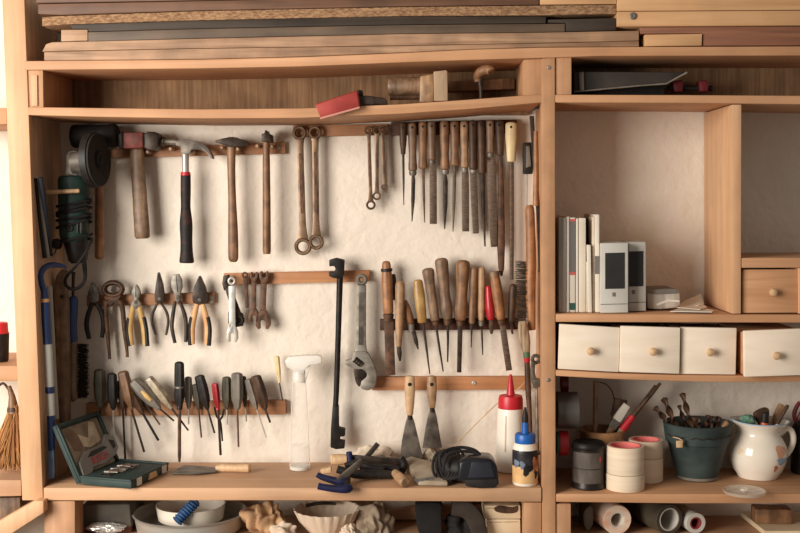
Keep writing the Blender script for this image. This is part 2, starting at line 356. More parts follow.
# ------------------------------------------------------------------ stacked timber above
def plank(top, bot, d1, d0, m, label):
    T('timber_plank', label, 'plank', (board(top, bot, d1, d0, .0015), m), 'timber stacked on the top shelf')
PA = wood('plank_pinkish', (182, 144, 112), (148, 112, 84), 'x', k=1.6, bump=.35, stain=.3, sscale=14); PB = wood('plank_grey', (112, 90, 70), (82, 66, 52), 'x', bump=.25, stain=.3, sscale=9)
PBD = wood('plank_dark_grey', (74, 62, 52), (54, 45, 38), 'x', stain=.3, sscale=9); PCH = mat('chipboard_edge', (168, 130, 94), (118, 84, 58), rough=.9, scale=(110, 300, 300), detail=3, bump=.4)
PBR = wood('plank_brown', (122, 84, 58), (90, 60, 42), 'x', stain=.35, sscale=8); PLT = wood('plank_light', (206, 162, 116), (190, 142, 98), 'x', stain=.12, sscale=9); PST = wood('plank_streaked', (150, 100, 72), (104, 64, 48), 'x')
plank([(44, 52), (60, 51.5), (200, 48.6), (400, 45.8), (540, 43.4), (639, 41)], [(44, 60.6), (60, 60.6), (200, 59.2), (300, 56.7), (400, 52.7), (470, 49.3), (541, 47.2), (639, 46.6)], .24, .03, PA, 'pinkish brown plank lying lowest in the timber stack, directly on the shelf')
plank([(46, 44), (52, 42.2), (200, 38.6), (400, 34), (540, 32.5), (639, 30.6)], [(42, 51.6), (60, 51), (200, 48.2), (400, 45.4), (540, 43), (639, 40.6)], .24, .03, PA, 'thick pinkish plank with a pointed left end, second from bottom of the timber stack')
plank([(61, 29.8), (87.6, 29.5)], [(61, 41.5), (87.6, 40.7)], .24, .03, PA, 'short pale offcut at the left end between the stacked timbers')
plank([(88, 32), (200, 28.8), (400, 25), (565, 23.6)], [(88, 41.3), (200, 38.2), (400, 33.7), (565, 31.8)], .24, .03, PB, 'grey brown plank in mid stack, lighter than the near black plank on it')
plank([(70, 24.6), (200, 20.6), (400, 16.4), (546, 16.8)], [(72, 29), (88, 29), (88.4, 31.6), (200, 28.5), (400, 24.6), (546, 23.2)], .24, .03, PBD, 'thin near black plank lying on the grey plank in mid stack')
plank([(548, 19.5), (616, 18)], [(548, 22.6), (565.8, 22.9), (566, 31.4), (616, 30.3)], .24, .03, PBD, 'dark grey board end showing beside the right hand pale beams')
plank([(42, 17), (60, 16), (200, 11), (400, 7), (540, 5.5), (616, 4.8)], [(42, 26), (70, 24.2), (200, 20.2), (400, 16), (540, 15.2), (616, 14)], .24, .03, PCH, 'speckled chipboard strip with a rough edge in the upper stack')
plank([(38, 4), (200, 1), (400, -3), (539, -4)], [(38, 14), (60, 15), (200, 10.4), (400, 6.4), (539, 4.8)], .24, .03, PBR, 'dark reddish brown plank on top of the chipboard strip')
plank([(540, -9), (616.5, -9.8)], [(540, 4.6), (616.5, 4)], .24, .03, PLT, 'short pale plank at the top, right of the reddish brown one')
plank([(36, -10), (538, -18)], [(36, 3), (200, .4), (400, -3.6), (538, -4.6)], .24, .03, PBR, 'topmost dark plank cut by the top edge of the photo')
plank([(618, -12), (860, -14)], [(617, 11), (860, 9.5)], .246, .04, PLT, 'upper of two pale beams jutting out at top right')
T('timber_plank', 'lower of two pale beams jutting out at top right, with a round bolt in it', 'plank', [
    ('beam', board([(617, 11.6), (860, 10.1)], [(617, 26.5), (860, 25)], .246, .04, .0015), PLT), ('bolt', ring(633, 16, .248, 1.8, 1.8, flat=.4), SATIN)], 'timber stacked on the top shelf')
plank([(645, 34.5), (702, 33.8), (702, 33.8)], [(645, 46.2), (702, 45.6)], .244, .05, PLT, 'short pale block under the two pale beams at top right')
plank([(640, 27.2), (860, 26)], [(640, 33.8), (702.6, 33.2), (703, 45.7), (860, 45.4)], .24, .05, PST, 'dark streaked board under the two pale beams at top right')

# ------------------------------------------------------------------ rails on the wall
def rail(label, poly, m, screws, pegs=(), th=.016):
    ps = [('strip', prism(poly, th, .0005, .001), m)]
    for x, y in screws: ps.append(('screw', ring(x, y, th+.001, 1.1, 1.2, flat=.5), BRIGHT))
    for x, y in pegs: ps.append(('peg', wsweep([W(x, y, th)+Vector((0, -q, 0)) for q in (-.002, .03, .033)], [.0048, .0048, .003], axis=Vector((0, -1, 0)), seg=12), H_LIGHT))
    T('tool_rail', label, 'rail', ps, 'wooden rails screwed to the wall')
rail('wooden peg rail behind the hammers at upper left', [(107, 149), (285, 142), (285.5, 153.5), (107, 158)], RAIL, [(278.5, 147.3)], [(150.5, 152.3), (173.2, 149.4), (194.5, 151.6), (224, 148), (239.5, 149.5), (259, 146.5), (273.2, 147)])
rail('reddish rail carrying the five ring spanners, under the upper shelf', [(293, 125.5), (388, 124), (388, 134.8), (293, 137)], RAIL, [])
rail('dark rail carrying the row of files, under the upper shelf', [(391, 122), (517, 119.5), (517, 133), (391, 135.5)], RAILD, [])
rail('short rail carrying six pairs of pliers', [(86.5, 295.5), (214.5, 292.5), (214.5, 303.5), (86.5, 306.5)], RAIL, [(211, 297.5), (211, 301.5)])
rail('orange brown rail with the rusty spanners and adjustable wrench', [(223.5, 273.5), (369.5, 270.3), (369.5, 281.5), (223.5, 285)], RAILO, [])
rail('rail holding the row of screwdrivers at lower left', [(86, 403.5), (285.5, 400.5), (285.8, 414.5), (86, 416)], RAIL, [], th=.02)
rail('dark slotted rack holding the wood handled chisels', [(380, 319.5), (519, 318.5), (519, 329.5), (380, 330.5)], RAILD, [], th=.02)
rail('lower rail from which the two filling knives hang', [(372, 377.2), (527, 376.5), (527, 389.5), (372, 390.5)], RAILO, [(474, 383)])

# ------------------------------------------------------------------ hammers
HP = [(0, .3), (.006, .75), (.025, .95), (.06, 1)]
def handle(p0, p1, d, ws, flat=.8, **k):
    """hand grip from p0 to p1; ws = half widths in px along the grip, ends rounded"""
    n = len(ws); pr = [(0, ws[0]*.4), (.012, ws[0]*.72), (.035, ws[0]*.92), (.07, ws[0])]
    for i in range(1, n-1): pr.append((.07+.90*i/(n-1), ws[i]))
    pr += [(.97, ws[-1]), (.99, ws[-1]*.85), (1, ws[-1]*.5)]
    q = []
    for i in range(len(pr)-1):
        (a, ra), (b, rb) = pr[i], pr[i+1]
        for j in range(3):
            u = j/3; v = u*u*(3-2*u); q.append((a+(b-a)*u, ra+(rb-ra)*v))
    q.append(pr[-1])
    return lathe(p0, p1, d, q, flat=flat, **k)
GH = 'hammers hanging on the peg rail'
T('rubber_mallet', 'black rubber mallet hanging behind the grinder, leftmost of the hammers', 'mallet', [
    ('head', lathe((71.5, 136.5), (118.5, 135.5), .06, [(0, 8), (.02, 10.4), (.06, 11.6), (.5, 11.2), (.94, 11.6), (.98, 10.4), (1, 8)], seg=28), RUBBER),
    ('handle', handle((99.3, 146), (99.5, 259.5), .05, [4.0, 4.2, 4.6, 4.8]), H_ORANGE)], GH)
T('sledge_hammer', 'stubby club hammer with red painted steel head and grey wooden handle', 'hammer', [
    ('head', join([prism([(117.5, 134), (123, 131.5), (123, 149.5), (117.5, 147)], .075, .03, .004), prism([(123, 133), (144, 132.5), (144, 147.5), (123, 148.5)], .073, .032, .003), prism([(144, 133), (148, 131.5), (155, 131.8), (158.5, 134.5), (158.5, 147), (155, 150.3), (148, 150.3), (144, 147.5)], .075, .03, .003)]), DSTEEL,
     [('paint_band', prism([(123.2, 132.4), (142.5, 132), (142.8, 147.8), (123.2, 148.8)], .0745, .0306, .003), mat('hammer_red', (160, 62, 44), (112, 48, 36), rough=.55, stain=.45, scale=(60, 60, 60)))]),
    ('handle', sweep([(137, 147.5, .05, 6.0), (137.2, 150, .05, 7.0), (138, 170, .05, 7.3), (140, 200, .05, 7.4), (142, 230, .05, 7.9), (142.3, 236.5, .05, 7.8), (142.4, 238.5, .05, 6)], flat=.7, seg=18), H_OLD)], GH)
T('claw_hammer', 'claw hammer with polished steel neck and dark rubber grip', 'hammer', [
    ('head', join([prism(cat_rom([(176, 141), (183, 139.2), (190, 139.6), (200, 142.5), (207, 147.5), (212.6, 157.5), (210.5, 158), (206, 152.5), (198, 149.5), (191.5, 149.8), (189.6, 153.5), (181.8, 153.5), (180.5, 147.5), (176, 145.3)], 4, True), .062, .036, .003),
                   lathe((158.5, 141.3), (178, 142), .05, [(0, 3.4), (.04, 4.6), (.28, 4.8), (.34, 3.4), (.6, 3.2), (1, 4)], seg=20)]), STEEL),
    ('neck', lathe((185.3, 150), (185.6, 174), .05, [(0, 3.6), (1, 3.5)], seg=16), BRIGHT),
    ('collar', lathe((185.6, 172), (185.7, 175.5), .05, [(0, 4.7), (1, 5.2)], seg=16), REDP, None, 'red collar'),
    ('grip', sweep([(185.7, 175, .05, 5.0), (185.7, 190, .05, 5.2), (185.7, 206, .05, 4.9), (185.9, 214, .05, 5.6), (186.1, 224, .05, 6.5), (186.4, 240, .05, 6.1), (186.6, 252, .05, 6.4), (186.7, 261, .05, 7.4), (186.7, 263, .05, 6.4)], smooth=4, flat=.8, seg=18), mat('brown_black_grip', (30, 25, 24), (70, 36, 30), rough=.6, scale=(60, 60, 60), lo=.5, hi=.75))], GH)
T('cross_peen_hammer', 'joiner hammer seen broadside with small dark head and slim wooden handle', 'hammer', [
    ('head', prism([(215, 140.5), (222, 138.5), (228, 137.3), (236.5, 137.3), (240, 139), (247.5, 140.5), (247.5, 145), (240, 146.5), (236.5, 147), (228, 147), (222, 144.2), (215, 142)], .058, .036, .002), DSTEEL),
    ('handle', sweep([(231.2, 137, .047, 3.6), (231.2, 148, .047, 4.4), (231.4, 172, .047, 4.0), (232.2, 200, .047, 4.0), (233, 230, .047, 5.0), (233.3, 255, .047, 5.2), (233.4, 260.5, .047, 4.2), (233.4, 262, .047, 2.5)], smooth=3, flat=.75, seg=16), H_MID)], GH)
T('pin_hammer', 'narrow wooden handled hammer seen end on, rightmost of the hammers', 'hammer', [
    ('head', prism([(261.4, 134), (264.5, 133), (264.7, 130), (266.4, 130), (266.6, 133), (270.3, 134), (270.5, 141.5), (261.4, 141.5)], .085, .022, .002), DSTEEL),
    ('handle', sweep([(266.2, 138, .05, 3.2), (266.3, 160, .05, 3.7), (266.6, 200, .05, 4.0), (266.8, 250, .05, 4.2), (266.8, 254, .05, 3.6)], flat=1.1, seg=14), H_MID)], GH)

# ------------------------------------------------------------------ ring spanners
def ring_spanner(label, a, ra, b, rb, w, mt, g):
    dx, dy = b[0]-a[0], b[1]-a[1]; q = math.hypot(dx, dy); dx /= q; dy /= q
    A = (a[0]+dx*ra, a[1]+dy*ra); B = (b[0]-dx*rb, b[1]-dy*rb)
    sh = prism(strip([(A[0]-dx, A[1]-dy, ra*1.4), (A[0]+dx*ra, A[1]+dy*ra, w), ((A[0]+B[0])/2, (A[1]+B[1])/2, w*.98), (B[0]-dx*rb*1.6, B[1]-dy*rb*1.6, w*1.05), (B[0]+dx, B[1]+dy, rb*1.3)], 5), .036, .026, .0016)
    groove = prism(strip([(A[0]+dx*ra*2, A[1]+dy*ra*2, w*.4), (B[0]-dx*rb*3, B[1]-dy*rb*3, w*.4)], 2), .0368, .034, 0)
    T('ring_spanner', label, 'spanner', [('shank', sh, mt, [('groove', groove, RUST)]), ('ring_end', ring(a[0], a[1], .031, ra*.8, ra*.28, flat=1.5), mt), ('ring_end', ring(b[0], b[1], .033, rb*.82, rb*.25, flat=1.4), mt)], g)
g = 'ring spanners on the reddish rail'
ring_spanner('longest ring spanner with the larger lower ring, left of the big pair', (299.6, 133), 6.8, (303, 246.5), 8.3, 6.6, SPAN, g)
ring_spanner('second long ring spanner, right of the big pair', (315, 132.5), 6.4, (316.2, 242), 7.4, 6.2, SPAN, g)
ring_spanner('longest of the three small ring spanners', (368.6, 130.5), 4.2, (370.8, 205), 4.6, 3.6, SPAN, g)
ring_spanner('middle one of the three small ring spanners', (377, 130.5), 4.2, (376.8, 196), 4, 3.6, SPAN, g)
ring_spanner('shortest of the three small ring spanners, hanging askew', (382.6, 129.5), 3.8, (384.4, 187), 3.2, 3.2, SPAN, g)

# ------------------------------------------------------------------ files and rasps
def file_tool(kind, label, hm, h, hw, blade, bm_, ferrule=None, flatblade=False, fl=.8, d=.036):
    ps = [('handle', handle(h[0], h[1], d, hw, flat=fl), hm)]
    ps.append(('hanging_hole', ring(h[0][0], h[0][1]+5, d+hw[0]*S(d)*fl*.98, .6, .7, flat=.5, seg=10, mseg=6), BLACK))
    if ferrule: ps.append(('ferrule', lathe(h[1], (h[1][0]+(blade[0][0]-h[1][0])*.5, h[1][1]+ferrule), d, [(0, hw[-1]*.85), (.5, hw[-1]*.85), (1, hw[-1]*.7)], seg=14), SATIN))
    if flatblade: ps.append(('blade', prism(strip([(x, y, w) for x, y, w in blade], 3), d+.004, d-.004, .0008), bm_))
    else: ps.append(('blade', sweep([(x, y, d, w/2) for x, y, w in blade], flat=.7, seg=8), bm_))
    T(kind, label, 'file', ps, 'files and rasps on the dark rail')
file_tool('awl', 'thin round file with short dark tapered handle, leftmost in the row of files', H_DARK, ((403, 122.5), (403.2, 154.5)), [4, 3.6, 2.4], [(403.2, 153, 2.6), (403.6, 180, 2.2), (403.8, 205, .8)], DSTEEL)
file_tool('half_round_file', 'slim leaf shaped file with light handle and silver ferrule, second in the row of files', H_OLD, ((412.2, 122.5), (412.8, 171)), [4.4, 4.3, 3.8, 4.5], [(413, 172, 2), (413.4, 180, 4), (413, 200, 3.8), (412, 221.5, 1)], DSTEEL, 4.5)
file_tool('round_file', 'thin rat tail file with brown handle, third in the row of files', H_MID, ((422.8, 121.5), (422.8, 169)), [4.3, 4.2, 3.8, 4.6], [(423.2, 168, 2.6), (424, 200, 2.4), (424.6, 222.5, 1)], RUST)
file_tool('flat_file', 'wide square ended flat file with silver ferrule, fourth in the row of files', H_OLD, ((431.6, 121), (431.9, 160.5)), [4.2, 4, 3.6, 4], [(432.5, 162, 6), (433, 166, 7.3), (433.4, 224, 7.3)], FILE, 4, True)
file_tool('half_round_file', 'leaf shaped rasp with thick waisted handle, fifth in the row of files', H_MID, ((444.5, 121), (445, 170)), [4.8, 4.8, 4, 4.8], [(445.3, 172, 2), (445.6, 182, 4.6), (445.3, 205, 4.6), (444.6, 229, 1.2)], DSTEEL, 4.5)
file_tool('round_file', 'narrow tapering round file, sixth in the row of files', H_MID, ((454.6, 121), (454.8, 166)), [4.6, 4.4, 3.6, 4.6], [(454.7, 165, 3.4), (454, 200, 3.2), (453, 231.5, 1)], FILE)
file_tool('flat_file', 'long flat file with light brown handle and small ferrule, seventh in the row of files', H_LIGHT, ((464.2, 121), (464.6, 168)), [4.2, 4, 3.6, 4], [(465, 171, 3), (465.3, 174, 7), (465.8, 231.5, 7)], FILE, 4.5, True)
file_tool('flat_file', 'flat file hanging slightly tilted, eighth in the row of files', H_DARK, ((472.9, 120), (473.3, 170)), [4.4, 4.2, 3.8, 4.2], [(473.2, 172, 6.5), (474.5, 200, 6.8), (476, 233.5, 6)], FILE, 3.5, True)
file_tool('triangular_file', 'slender dark triangular file with reddish handle, ninth in the row of files', H_DARK, ((481.2, 120), (481.9, 174)), [4.2, 4.2, 3.6, 4], [(482.3, 173, 4), (483.4, 205, 3.6), (485, 246.5, 1.6)], DSTEEL)
file_tool('rasp', 'broad flat rasp with silver ferrule, tenth in the row of files', H_OLD, ((490, 120), (490.3, 153.5)), [4.3, 4.2, 3.6, 4], [(490.8, 158, 4), (491.6, 164, 8.5), (493, 215, 8.5), (494, 247, 6)], FILE, 4, True)
file_tool('rasp', 'long rusty rasp speckled with paint, eleventh in the row of files', H_DARK, ((499.3, 120), (500.4, 156)), [4.4, 4.4, 4, 3.4], [(500.5, 155, 4), (500.9, 190, 6.4), (501, 245, 8), (501.3, 268, 6), (501.5, 276, 2)], RUST)
file_tool('round_file', 'long thick round file with cream plastic handle, rightmost in the row of files', H_CREAM, ((511.2, 122), (511.4, 162)), [5.8, 6, 5, 4.2], [(511.5, 161, 4.6), (511.6, 220, 4.6), (511.7, 279.5, 4)], FILE, None, False, .6)

# ------------------------------------------------------------------ pliers
def pliers(name, label, piv, tip, jw, L, R, w, jm, hm, over=None, head=None, d=.034):
    jw *= 1.12
    """L / R: handle centre lines from the pivot outwards"""
    px, py = piv
    if head is None:
        hp = [(tip[0]-.8, tip[1]), (tip[0]+.8, tip[1]), (px+jw*.45, py-(py-tip[1])*.55), (px+jw*.62, py-4), (px+jw*.55, py+3), (px, py+5), (px-jw*.55, py+3), (px-jw*.62, py-4), (px-jw*.45, py-(py-tip[1])*.55)]
    else: hp = head
    ps = [('jaws', prism(hp, d+.006, d-.006, .0015), jm, [('pivot_pin', ring(px, py, d+.0065, 1.0, 1.0, flat=.4, seg=14, mseg=6), STEEL), ('jaw_gap', prism([(tip[0]-.25, tip[1]+1), (tip[0]+.25, tip[1]+1), (px+.5, py-5), (px-.5, py-5)], d+.0066, d+.004, 0), BLACK)])]
    for c in (L, R):
        kids = [('grip_inlay', sweep([(x+(1 if c is R else -1)*w*.42, y+1, d+.001, w*.46) for x, y in c[1:]], smooth=4, flat=1.1, seg=10), over)] if over else None
        ps.append(('handle', sweep([(x, y, d, w*.64*(.8 if i == 0 else (1 if i < len(c)-1 else .85))) for i, (x, y) in enumerate(c)], smooth=5, flat=.8, seg=12), hm, kids))
    T(name, label, 'pliers', ps, 'pliers on the short rail')
pliers('pliers', 'pliers with all black grips, leftmost on the pliers rail', (93.3, 298), (91.6, 282.5), 8.5, [(92.5, 302), (88, 315), (86.6, 326), (89.2, 339)], [(95.5, 302), (101, 311), (103.6, 323), (102, 337.5)], 4, STEEL, BLACK)
pr = ring(113.3, 289, .036, 9.0, 2.7, sq=.72, flat=1.6)
T('pincers', 'large rusty carpenter pincers with a round open head', 'pincers', [
    ('jaws', join([pr, prism([(105, 292), (110, 294.5), (113.4, 297.5), (117, 294.5), (121.8, 292), (119, 300), (121, 303), (116, 306), (113.4, 303), (110, 306), (105.6, 303), (108, 300)], .043, .028, .002)]), RUST),
    ('handle', sweep([(107.5, 301, .036, 3.2), (105.7, 308, .036, 2.6), (107.3, 330, .036, 2.3), (109.3, 352, .036, 1.6), (109.5, 359, .036, 1.7)], smooth=4), RUST),
    ('handle', sweep([(119.5, 301, .036, 3.2), (122.5, 308, .036, 2.6), (124.5, 330, .036, 2.3), (127, 350, .036, 1.6), (127.3, 357, .036, 1.7)], smooth=4), RUST)], 'pliers on the short rail')
pliers('side_cutters', 'side cutters with yellow and black grips', (135.7, 302), (135.7, 285.5), 9.5, [(133.5, 305), (131, 317), (129.7, 330), (131.5, 345)], [(138, 305), (141.5, 316), (144, 328), (145.3, 345)], 5, SATIN, PY, BLACK, [(135.7, 284.5), (138, 287), (140, 292), (139.5, 297), (137.5, 299), (141, 304), (137, 309), (134.5, 309), (130.5, 304), (134, 299), (131.8, 297), (131.3, 292), (133.4, 287)])
pliers('needle_nose_pliers', 'slim bare metal needle nose pliers with bowed handles', (159.2, 299), (158.2, 272.5), 7, [(157.5, 303), (153, 313), (152, 322), (155.6, 335)], [(161, 303), (166.5, 312), (168.3, 322), (166, 335)], 2.3, DSTEEL, DSTEEL)
pliers('slip_joint_pliers', 'bare steel slip joint pliers with square head', (177.6, 297), (176, 274.5), 10, [(175.3, 301), (172.8, 316), (172, 328), (175, 343)], [(179.5, 301), (184.5, 314), (186.2, 326), (185.8, 342)], 3.2, SATIN, DSTEEL, None, [(173.6, 274.5), (178.6, 274), (181.5, 280), (182, 287), (180.6, 292), (179.8, 300), (177.6, 304), (175, 300), (173.6, 292), (171, 287), (171, 279)])
pliers('combination_pliers', 'combination pliers with orange and black grips, rightmost on the pliers rail', (199.6, 300), (199.5, 276), 11, [(197, 304), (194, 316), (192, 328), (192.3, 344)], [(202.5, 304), (205.5, 316), (207.6, 328), (206.8, 344.5)], 5, DSTEEL, PO, BLACK)

# ------------------------------------------------------------------ wrenches on the orange brown rail
def open_jaw(cx, cy, w, h, dx=0):
    """open ended jaw facing down, px outline"""
    return [(cx-w*.2, cy-h*.75), (cx-w*.48, cy-h*.2), (cx-w*.5, cy+h*.25), (cx-w*.3+dx, cy+h*.5), (cx-w*.17, cy+h*.42), (cx-w*.2, cy-h*.02), (cx, cy-h*.16), (cx+w*.2, cy-h*.02), (cx+w*.17, cy+h*.42), (cx+w*.3+dx, cy+h*.5), (cx+w*.5, cy+h*.25), (cx+w*.48, cy-h*.2), (cx+w*.2, cy-h*.75)]
T('open_ended_spanner', 'pale shiny open ended spanner hanging by a hole, leftmost on the orange brown rail', 'spanner', [
    ('shank', join([prism(strip([(231.8, 286, 6.5), (232, 305, 6.2), (232.2, 330, 6.6)], 4), .058, .05, .001), ring(231.8, 281, .054, 3.0, 1.5, flat=1.0)]), BRIGHT),
    ('jaw', prism(open_jaw(232.3, 335, 11.5, 15), .058, .05, .001), BRIGHT)], 'spanners on the orange brown rail')
T('adjustable_wrench', 'small dark adjustable wrench hidden behind the pale shiny spanner', 'wrench', [
    ('shank', prism(strip([(226.5, 285, 6), (232, 300, 7), (238, 318, 8)], 4), .044, .032, .002), DSTEEL),
    ('head', prism([(223, 276), (229, 274.5), (229, 279), (226.5, 282), (229, 286), (224, 291), (222, 284)], .045, .03, .002), DSTEEL),
    ('jaw', join([ring(239, 320, .038, 3.6, 2.2, flat=1.2), prism([(228, 312), (233, 308), (243, 314), (243, 326), (235, 327.5), (228, 324)], .04, .03, .002)]), DSTEEL)])
def rusty(label, a, b, w, jw, topw):
    T('open_ended_spanner', label, 'spanner', [
        ('shank', prism(strip([(a[0], a[1], w), ((a[0]+b[0])/2, (a[1]+b[1])/2, w*.85), (b[0], b[1], w)], 4), .034, .026, .001), RUST),
        ('jaw', prism(open_jaw(b[0]+.5, b[1]+4, jw, jw*1.0), .036, .024, .001), RUST),
        ('jaw', prism([(2*a[0]-x, 2*a[1]-y) for x, y in open_jaw(a[0], a[1]+2, topw, topw)], .036, .024, .001), RUST)], 'spanners on the orange brown rail')
T('double_ended_spanner', 'short thin rusty spanner, smallest on the orange brown rail', 'spanner', [
    ('shank', prism(strip([(245, 278, 4), (246, 292, 3), (247, 308, 3)], 3), .034, .026, .001), RUST), ('ring_end', ring(244.8, 275, .03, 2.2, 1.1), RUST)], 'spanners on the orange brown rail')
rusty('middle rusty brown open ended spanner on the orange brown rail', (253.8, 278), (253.2, 313), 5, 11, 8.5)
rusty('largest rusty brown open ended spanner on the orange brown rail', (264, 278), (262.4, 318), 6, 15, 10)
DARKIRON = mat('black_iron', (46, 40, 36), (30, 26, 24), rough=.5, metal=.4, scale=(40, 40, 40), bump=.1)
T('clamp_bar', 'tall black iron bar with a hooked jaw at each end, standing against the wall', 'bar', [
    ('shank', sweep([(340, 274, .05, 3.2), (338.4, 330, .05, 2.9), (336.4, 392, .05, 2.8), (335.4, 408, .05, 2.8)], seg=12), DARKIRON),
    ('jaw', prism([(329, 260), (336, 258), (344.3, 260), (343.5, 275), (341.5, 279), (333, 278), (328.8, 276), (328.8, 271.5), (334, 271.8), (335.5, 269), (334, 266), (329.2, 266.5)], .062, .036, .002), DARKIRON),
    ('jaw', prism([(332.5, 406), (338.4, 406), (338.6, 428), (344.8, 429.5), (344.8, 436.5), (339.8, 437), (339.6, 441), (344.6, 441.5), (344.4, 448.6), (336, 449.5), (330.3, 447.5), (330.8, 428)], .062, .036, .002), DARKIRON)])
T('adjustable_wrench', 'big steel adjustable wrench, jaw downwards, at the right end of the orange brown rail', 'wrench', [
    ('shank', join([prism(strip([(361.6, 285, 9), (361.2, 315, 9.4), (360.8, 345, 10.5), (361, 356, 15)], 4), .052, .038, .002), ring(361.6, 279.5, .045, 4, 2.2, flat=1.1)]), SATIN, [('panel', prism(strip([(361.5, 292, 4.6), (361, 345, 5)], 3), .0525, .05, 0), STEEL)]),
    ('head', prism(cat_rom([(354, 352), (366, 352), (372, 361), (376.5, 374), (375, 386), (368, 390.5), (361, 388), (362, 381), (367, 376), (364, 370), (354, 369), (346, 364.5), (345.5, 361), (352, 359)], 3, True), .056, .034, .003), SATIN),
    ('worm_screw', lathe((354.5, 359), (361.5, 364.5), .055, [(0, 3.3), (.1, 3.6), (.25, 3), (.4, 3.6), (.55, 3), (.7, 3.6), (.9, 3), (1, 3.3)], seg=14), DSTEEL),
    ('lower_jaw', prism(cat_rom([(354, 368.5), (364, 371.5), (366.5, 376.5), (361.5, 381), (359.8, 387), (356, 383), (354.2, 375)], 3, True), .0555, .036, .002), DSTEEL)])

# ------------------------------------------------------------------ screwdrivers
SG = 'screwdrivers in the rail at lower left'
def driver(label, hm, h, hw, shank, sw, sm, d=.036, fl=.9, extra=None, tip=1.0):
    a, b = h; dv = (shank[1] if isinstance(shank, tuple) and len(shank) > 1 and not isinstance(shank[0], (int, float)) else shank)
    p0 = b if not isinstance(shank[0], tuple) else shank[0]
    hw = [hw[0]*1.06]+[x*1.06 for x in hw[1:-1]]+[hw[-1]*.72]
    ps = [('handle', handle(a, b, d, hw, flat=fl, seg=24, flute=.1), hm, (extra or [])+[('collar', lathe((a[0]+(b[0]-a[0])*.95, a[1]+(b[1]-a[1])*.95), (a[0]+(b[0]-a[0])*1.03, a[1]+(b[1]-a[1])*1.03), d, [(0, hw[-1]*.9), (.2, hw[-1]*1.05), (1, sw*.8)], seg=14), hm)])]
    x0, y0 = p0; x1, y1 = dv
    x0 -= (x1-x0)*.06; y0 -= (y1-y0)*.06
    ps.append(('shank', sweep([(x0, y0, d, sw/2), (x0+(x1-x0)*.9, y0+(y1-y0)*.9, d, sw/2), (x1, y1, d, sw/2*tip)], seg=8), sm))
    T('screwdriver', label, 'screwdriver', ps, SG)
driver('screwdriver with thick dark olive handle, leftmost in the screwdriver rail', OLIVE, ((99.6, 369), (100.2, 407)), [4.8, 5.6, 5.2, 4.4], (100.4, 440), 2, DSTEEL)
driver('upright dark handled screwdriver with a pale oval on the grip, above the green case', BLACK, ((112.2, 373), (113.2, 409)), [4, 4.8, 4.6, 3.6], (114, 442), 1.6, BRIGHT, d=.044, extra=[('grip_inlay', sweep([(112.3, 381, .0475, 1.2), (112.6, 386, .0475, 2.2), (112.9, 392, .0475, 1.2)], flat=1.1), PY)])
driver('screwdriver with a black upright shank and dark handle behind the brown tilted one', H_DARK, ((121, 380), (122.8, 408)), [3.6, 4, 3.4], (125.3, 461), 2.2, BLACK, d=.03)
driver('long brown wooden screwdriver leaning to the right, pale at the butt', H_MID, ((122.6, 371), (131.4, 409)), [5, 5.4, 5, 3.6], (144.2, 452), 2.4, DSTEEL, d=.056)
driver('brown handled screwdriver leaning right with a thick black shank', H_DARK, ((127.5, 386), (142.5, 413)), [4.6, 5, 3.6], (158.5, 440.5), 2.6, BLACK, d=.045)
driver('grey screwdriver with yellow oval inlay leaning far right', GREYP, ((132.5, 380.5), (159.5, 408.5)), [5, 6, 5.6, 4], (174, 421), 2, DSTEEL, d=.06, extra=[('grip_inlay', sweep([(141.5, 391, .072, 1.6), (146.5, 396, .0735, 2.6), (151, 400.5, .072, 1.6)], flat=.7), PY)])
driver('clear ribbed screwdriver leaning far right, topmost of the leaning ones', mat('clear_ribbed_plastic', (176, 160, 134), (126, 110, 92), rough=.25, scale=(60, 60, 60)), ((147.8, 377.5), (171, 407.5)), [4.2, 5, 4.8, 3.2], (188.3, 430.5), 2, DSTEEL, d=.052)
driver('small screwdriver whose thin tip shows between the leaning shanks', H_DARK, ((139.5, 394), (149, 409)), [3, 3, 2.4], (160, 424.8), 1.8, RUST, d=.03)
driver('tall black ribbed screwdriver standing upright above the rail with a long rusty shank', BLACK, ((179.3, 361.5), (179.5, 408)), [4.2, 4.4, 4.4, 4.6, 4], ((179.5, 404), (179.4, 462)), 3.6, RUST, d=.06, tip=.6,
       extra=[('band', lathe((179.4, 386.2), (179.4, 388), .06, [(0, 4.75), (1, 4.75)], seg=14), SATIN)])
driver('slim grey screwdriver just right of the tall black one', GREYP, ((188.2, 376.5), (188.6, 408)), [3.2, 3.6, 3.4, 2.6], (188.7, 424), 1.4, BRIGHT)
driver('olive screwdriver half hidden behind the big black leaning one', OLIVE, ((195, 384), (198.6, 409)), [3.4, 3.6, 2.8], (201.4, 437.5), 1.8, RUST, d=.03)
driver('big black screwdriver leaning right beside the red one', BLACK, ((199, 375), (207.4, 408.5)), [4.4, 5, 4.6, 3.4], (214.5, 433), 2, DSTEEL, d=.05)
driver('screwdriver with a translucent red handle', H_RED, ((214.8, 383), (217.8, 409)), [3, 3.2, 3, 2.6], ((218, 407), (220.6, 455)), 2.6, DSTEEL, d=.048)
driver('screwdriver with mottled olive handle right of the red one', OLIVE, ((226.6, 376.5), (227, 408.5)), [3.8, 4.4, 4.2, 3], (227.1, 424.5), 1.6, BRIGHT)
driver('stout grey taped screwdriver with a thin brown shank', GREYP, ((237, 372.5), (237.4, 409)), [5, 5.4, 5.2, 4.2], (238.5, 447), 2, RUST, d=.05)
driver('slim screwdriver squeezed between two grey ones', OLIVE, ((243.2, 376), (245.2, 406)), [2.6, 2.8, 2.2], (246.5, 421.5), 1.5, BRIGHT, d=.03)
driver('grey screwdriver leaning right with a thin bright shank', GREYP, ((247.5, 379), (256.4, 408.5)), [3.2, 3.8, 3.6, 2.8], (266.2, 437.5), 1.4, BRIGHT, d=.045)
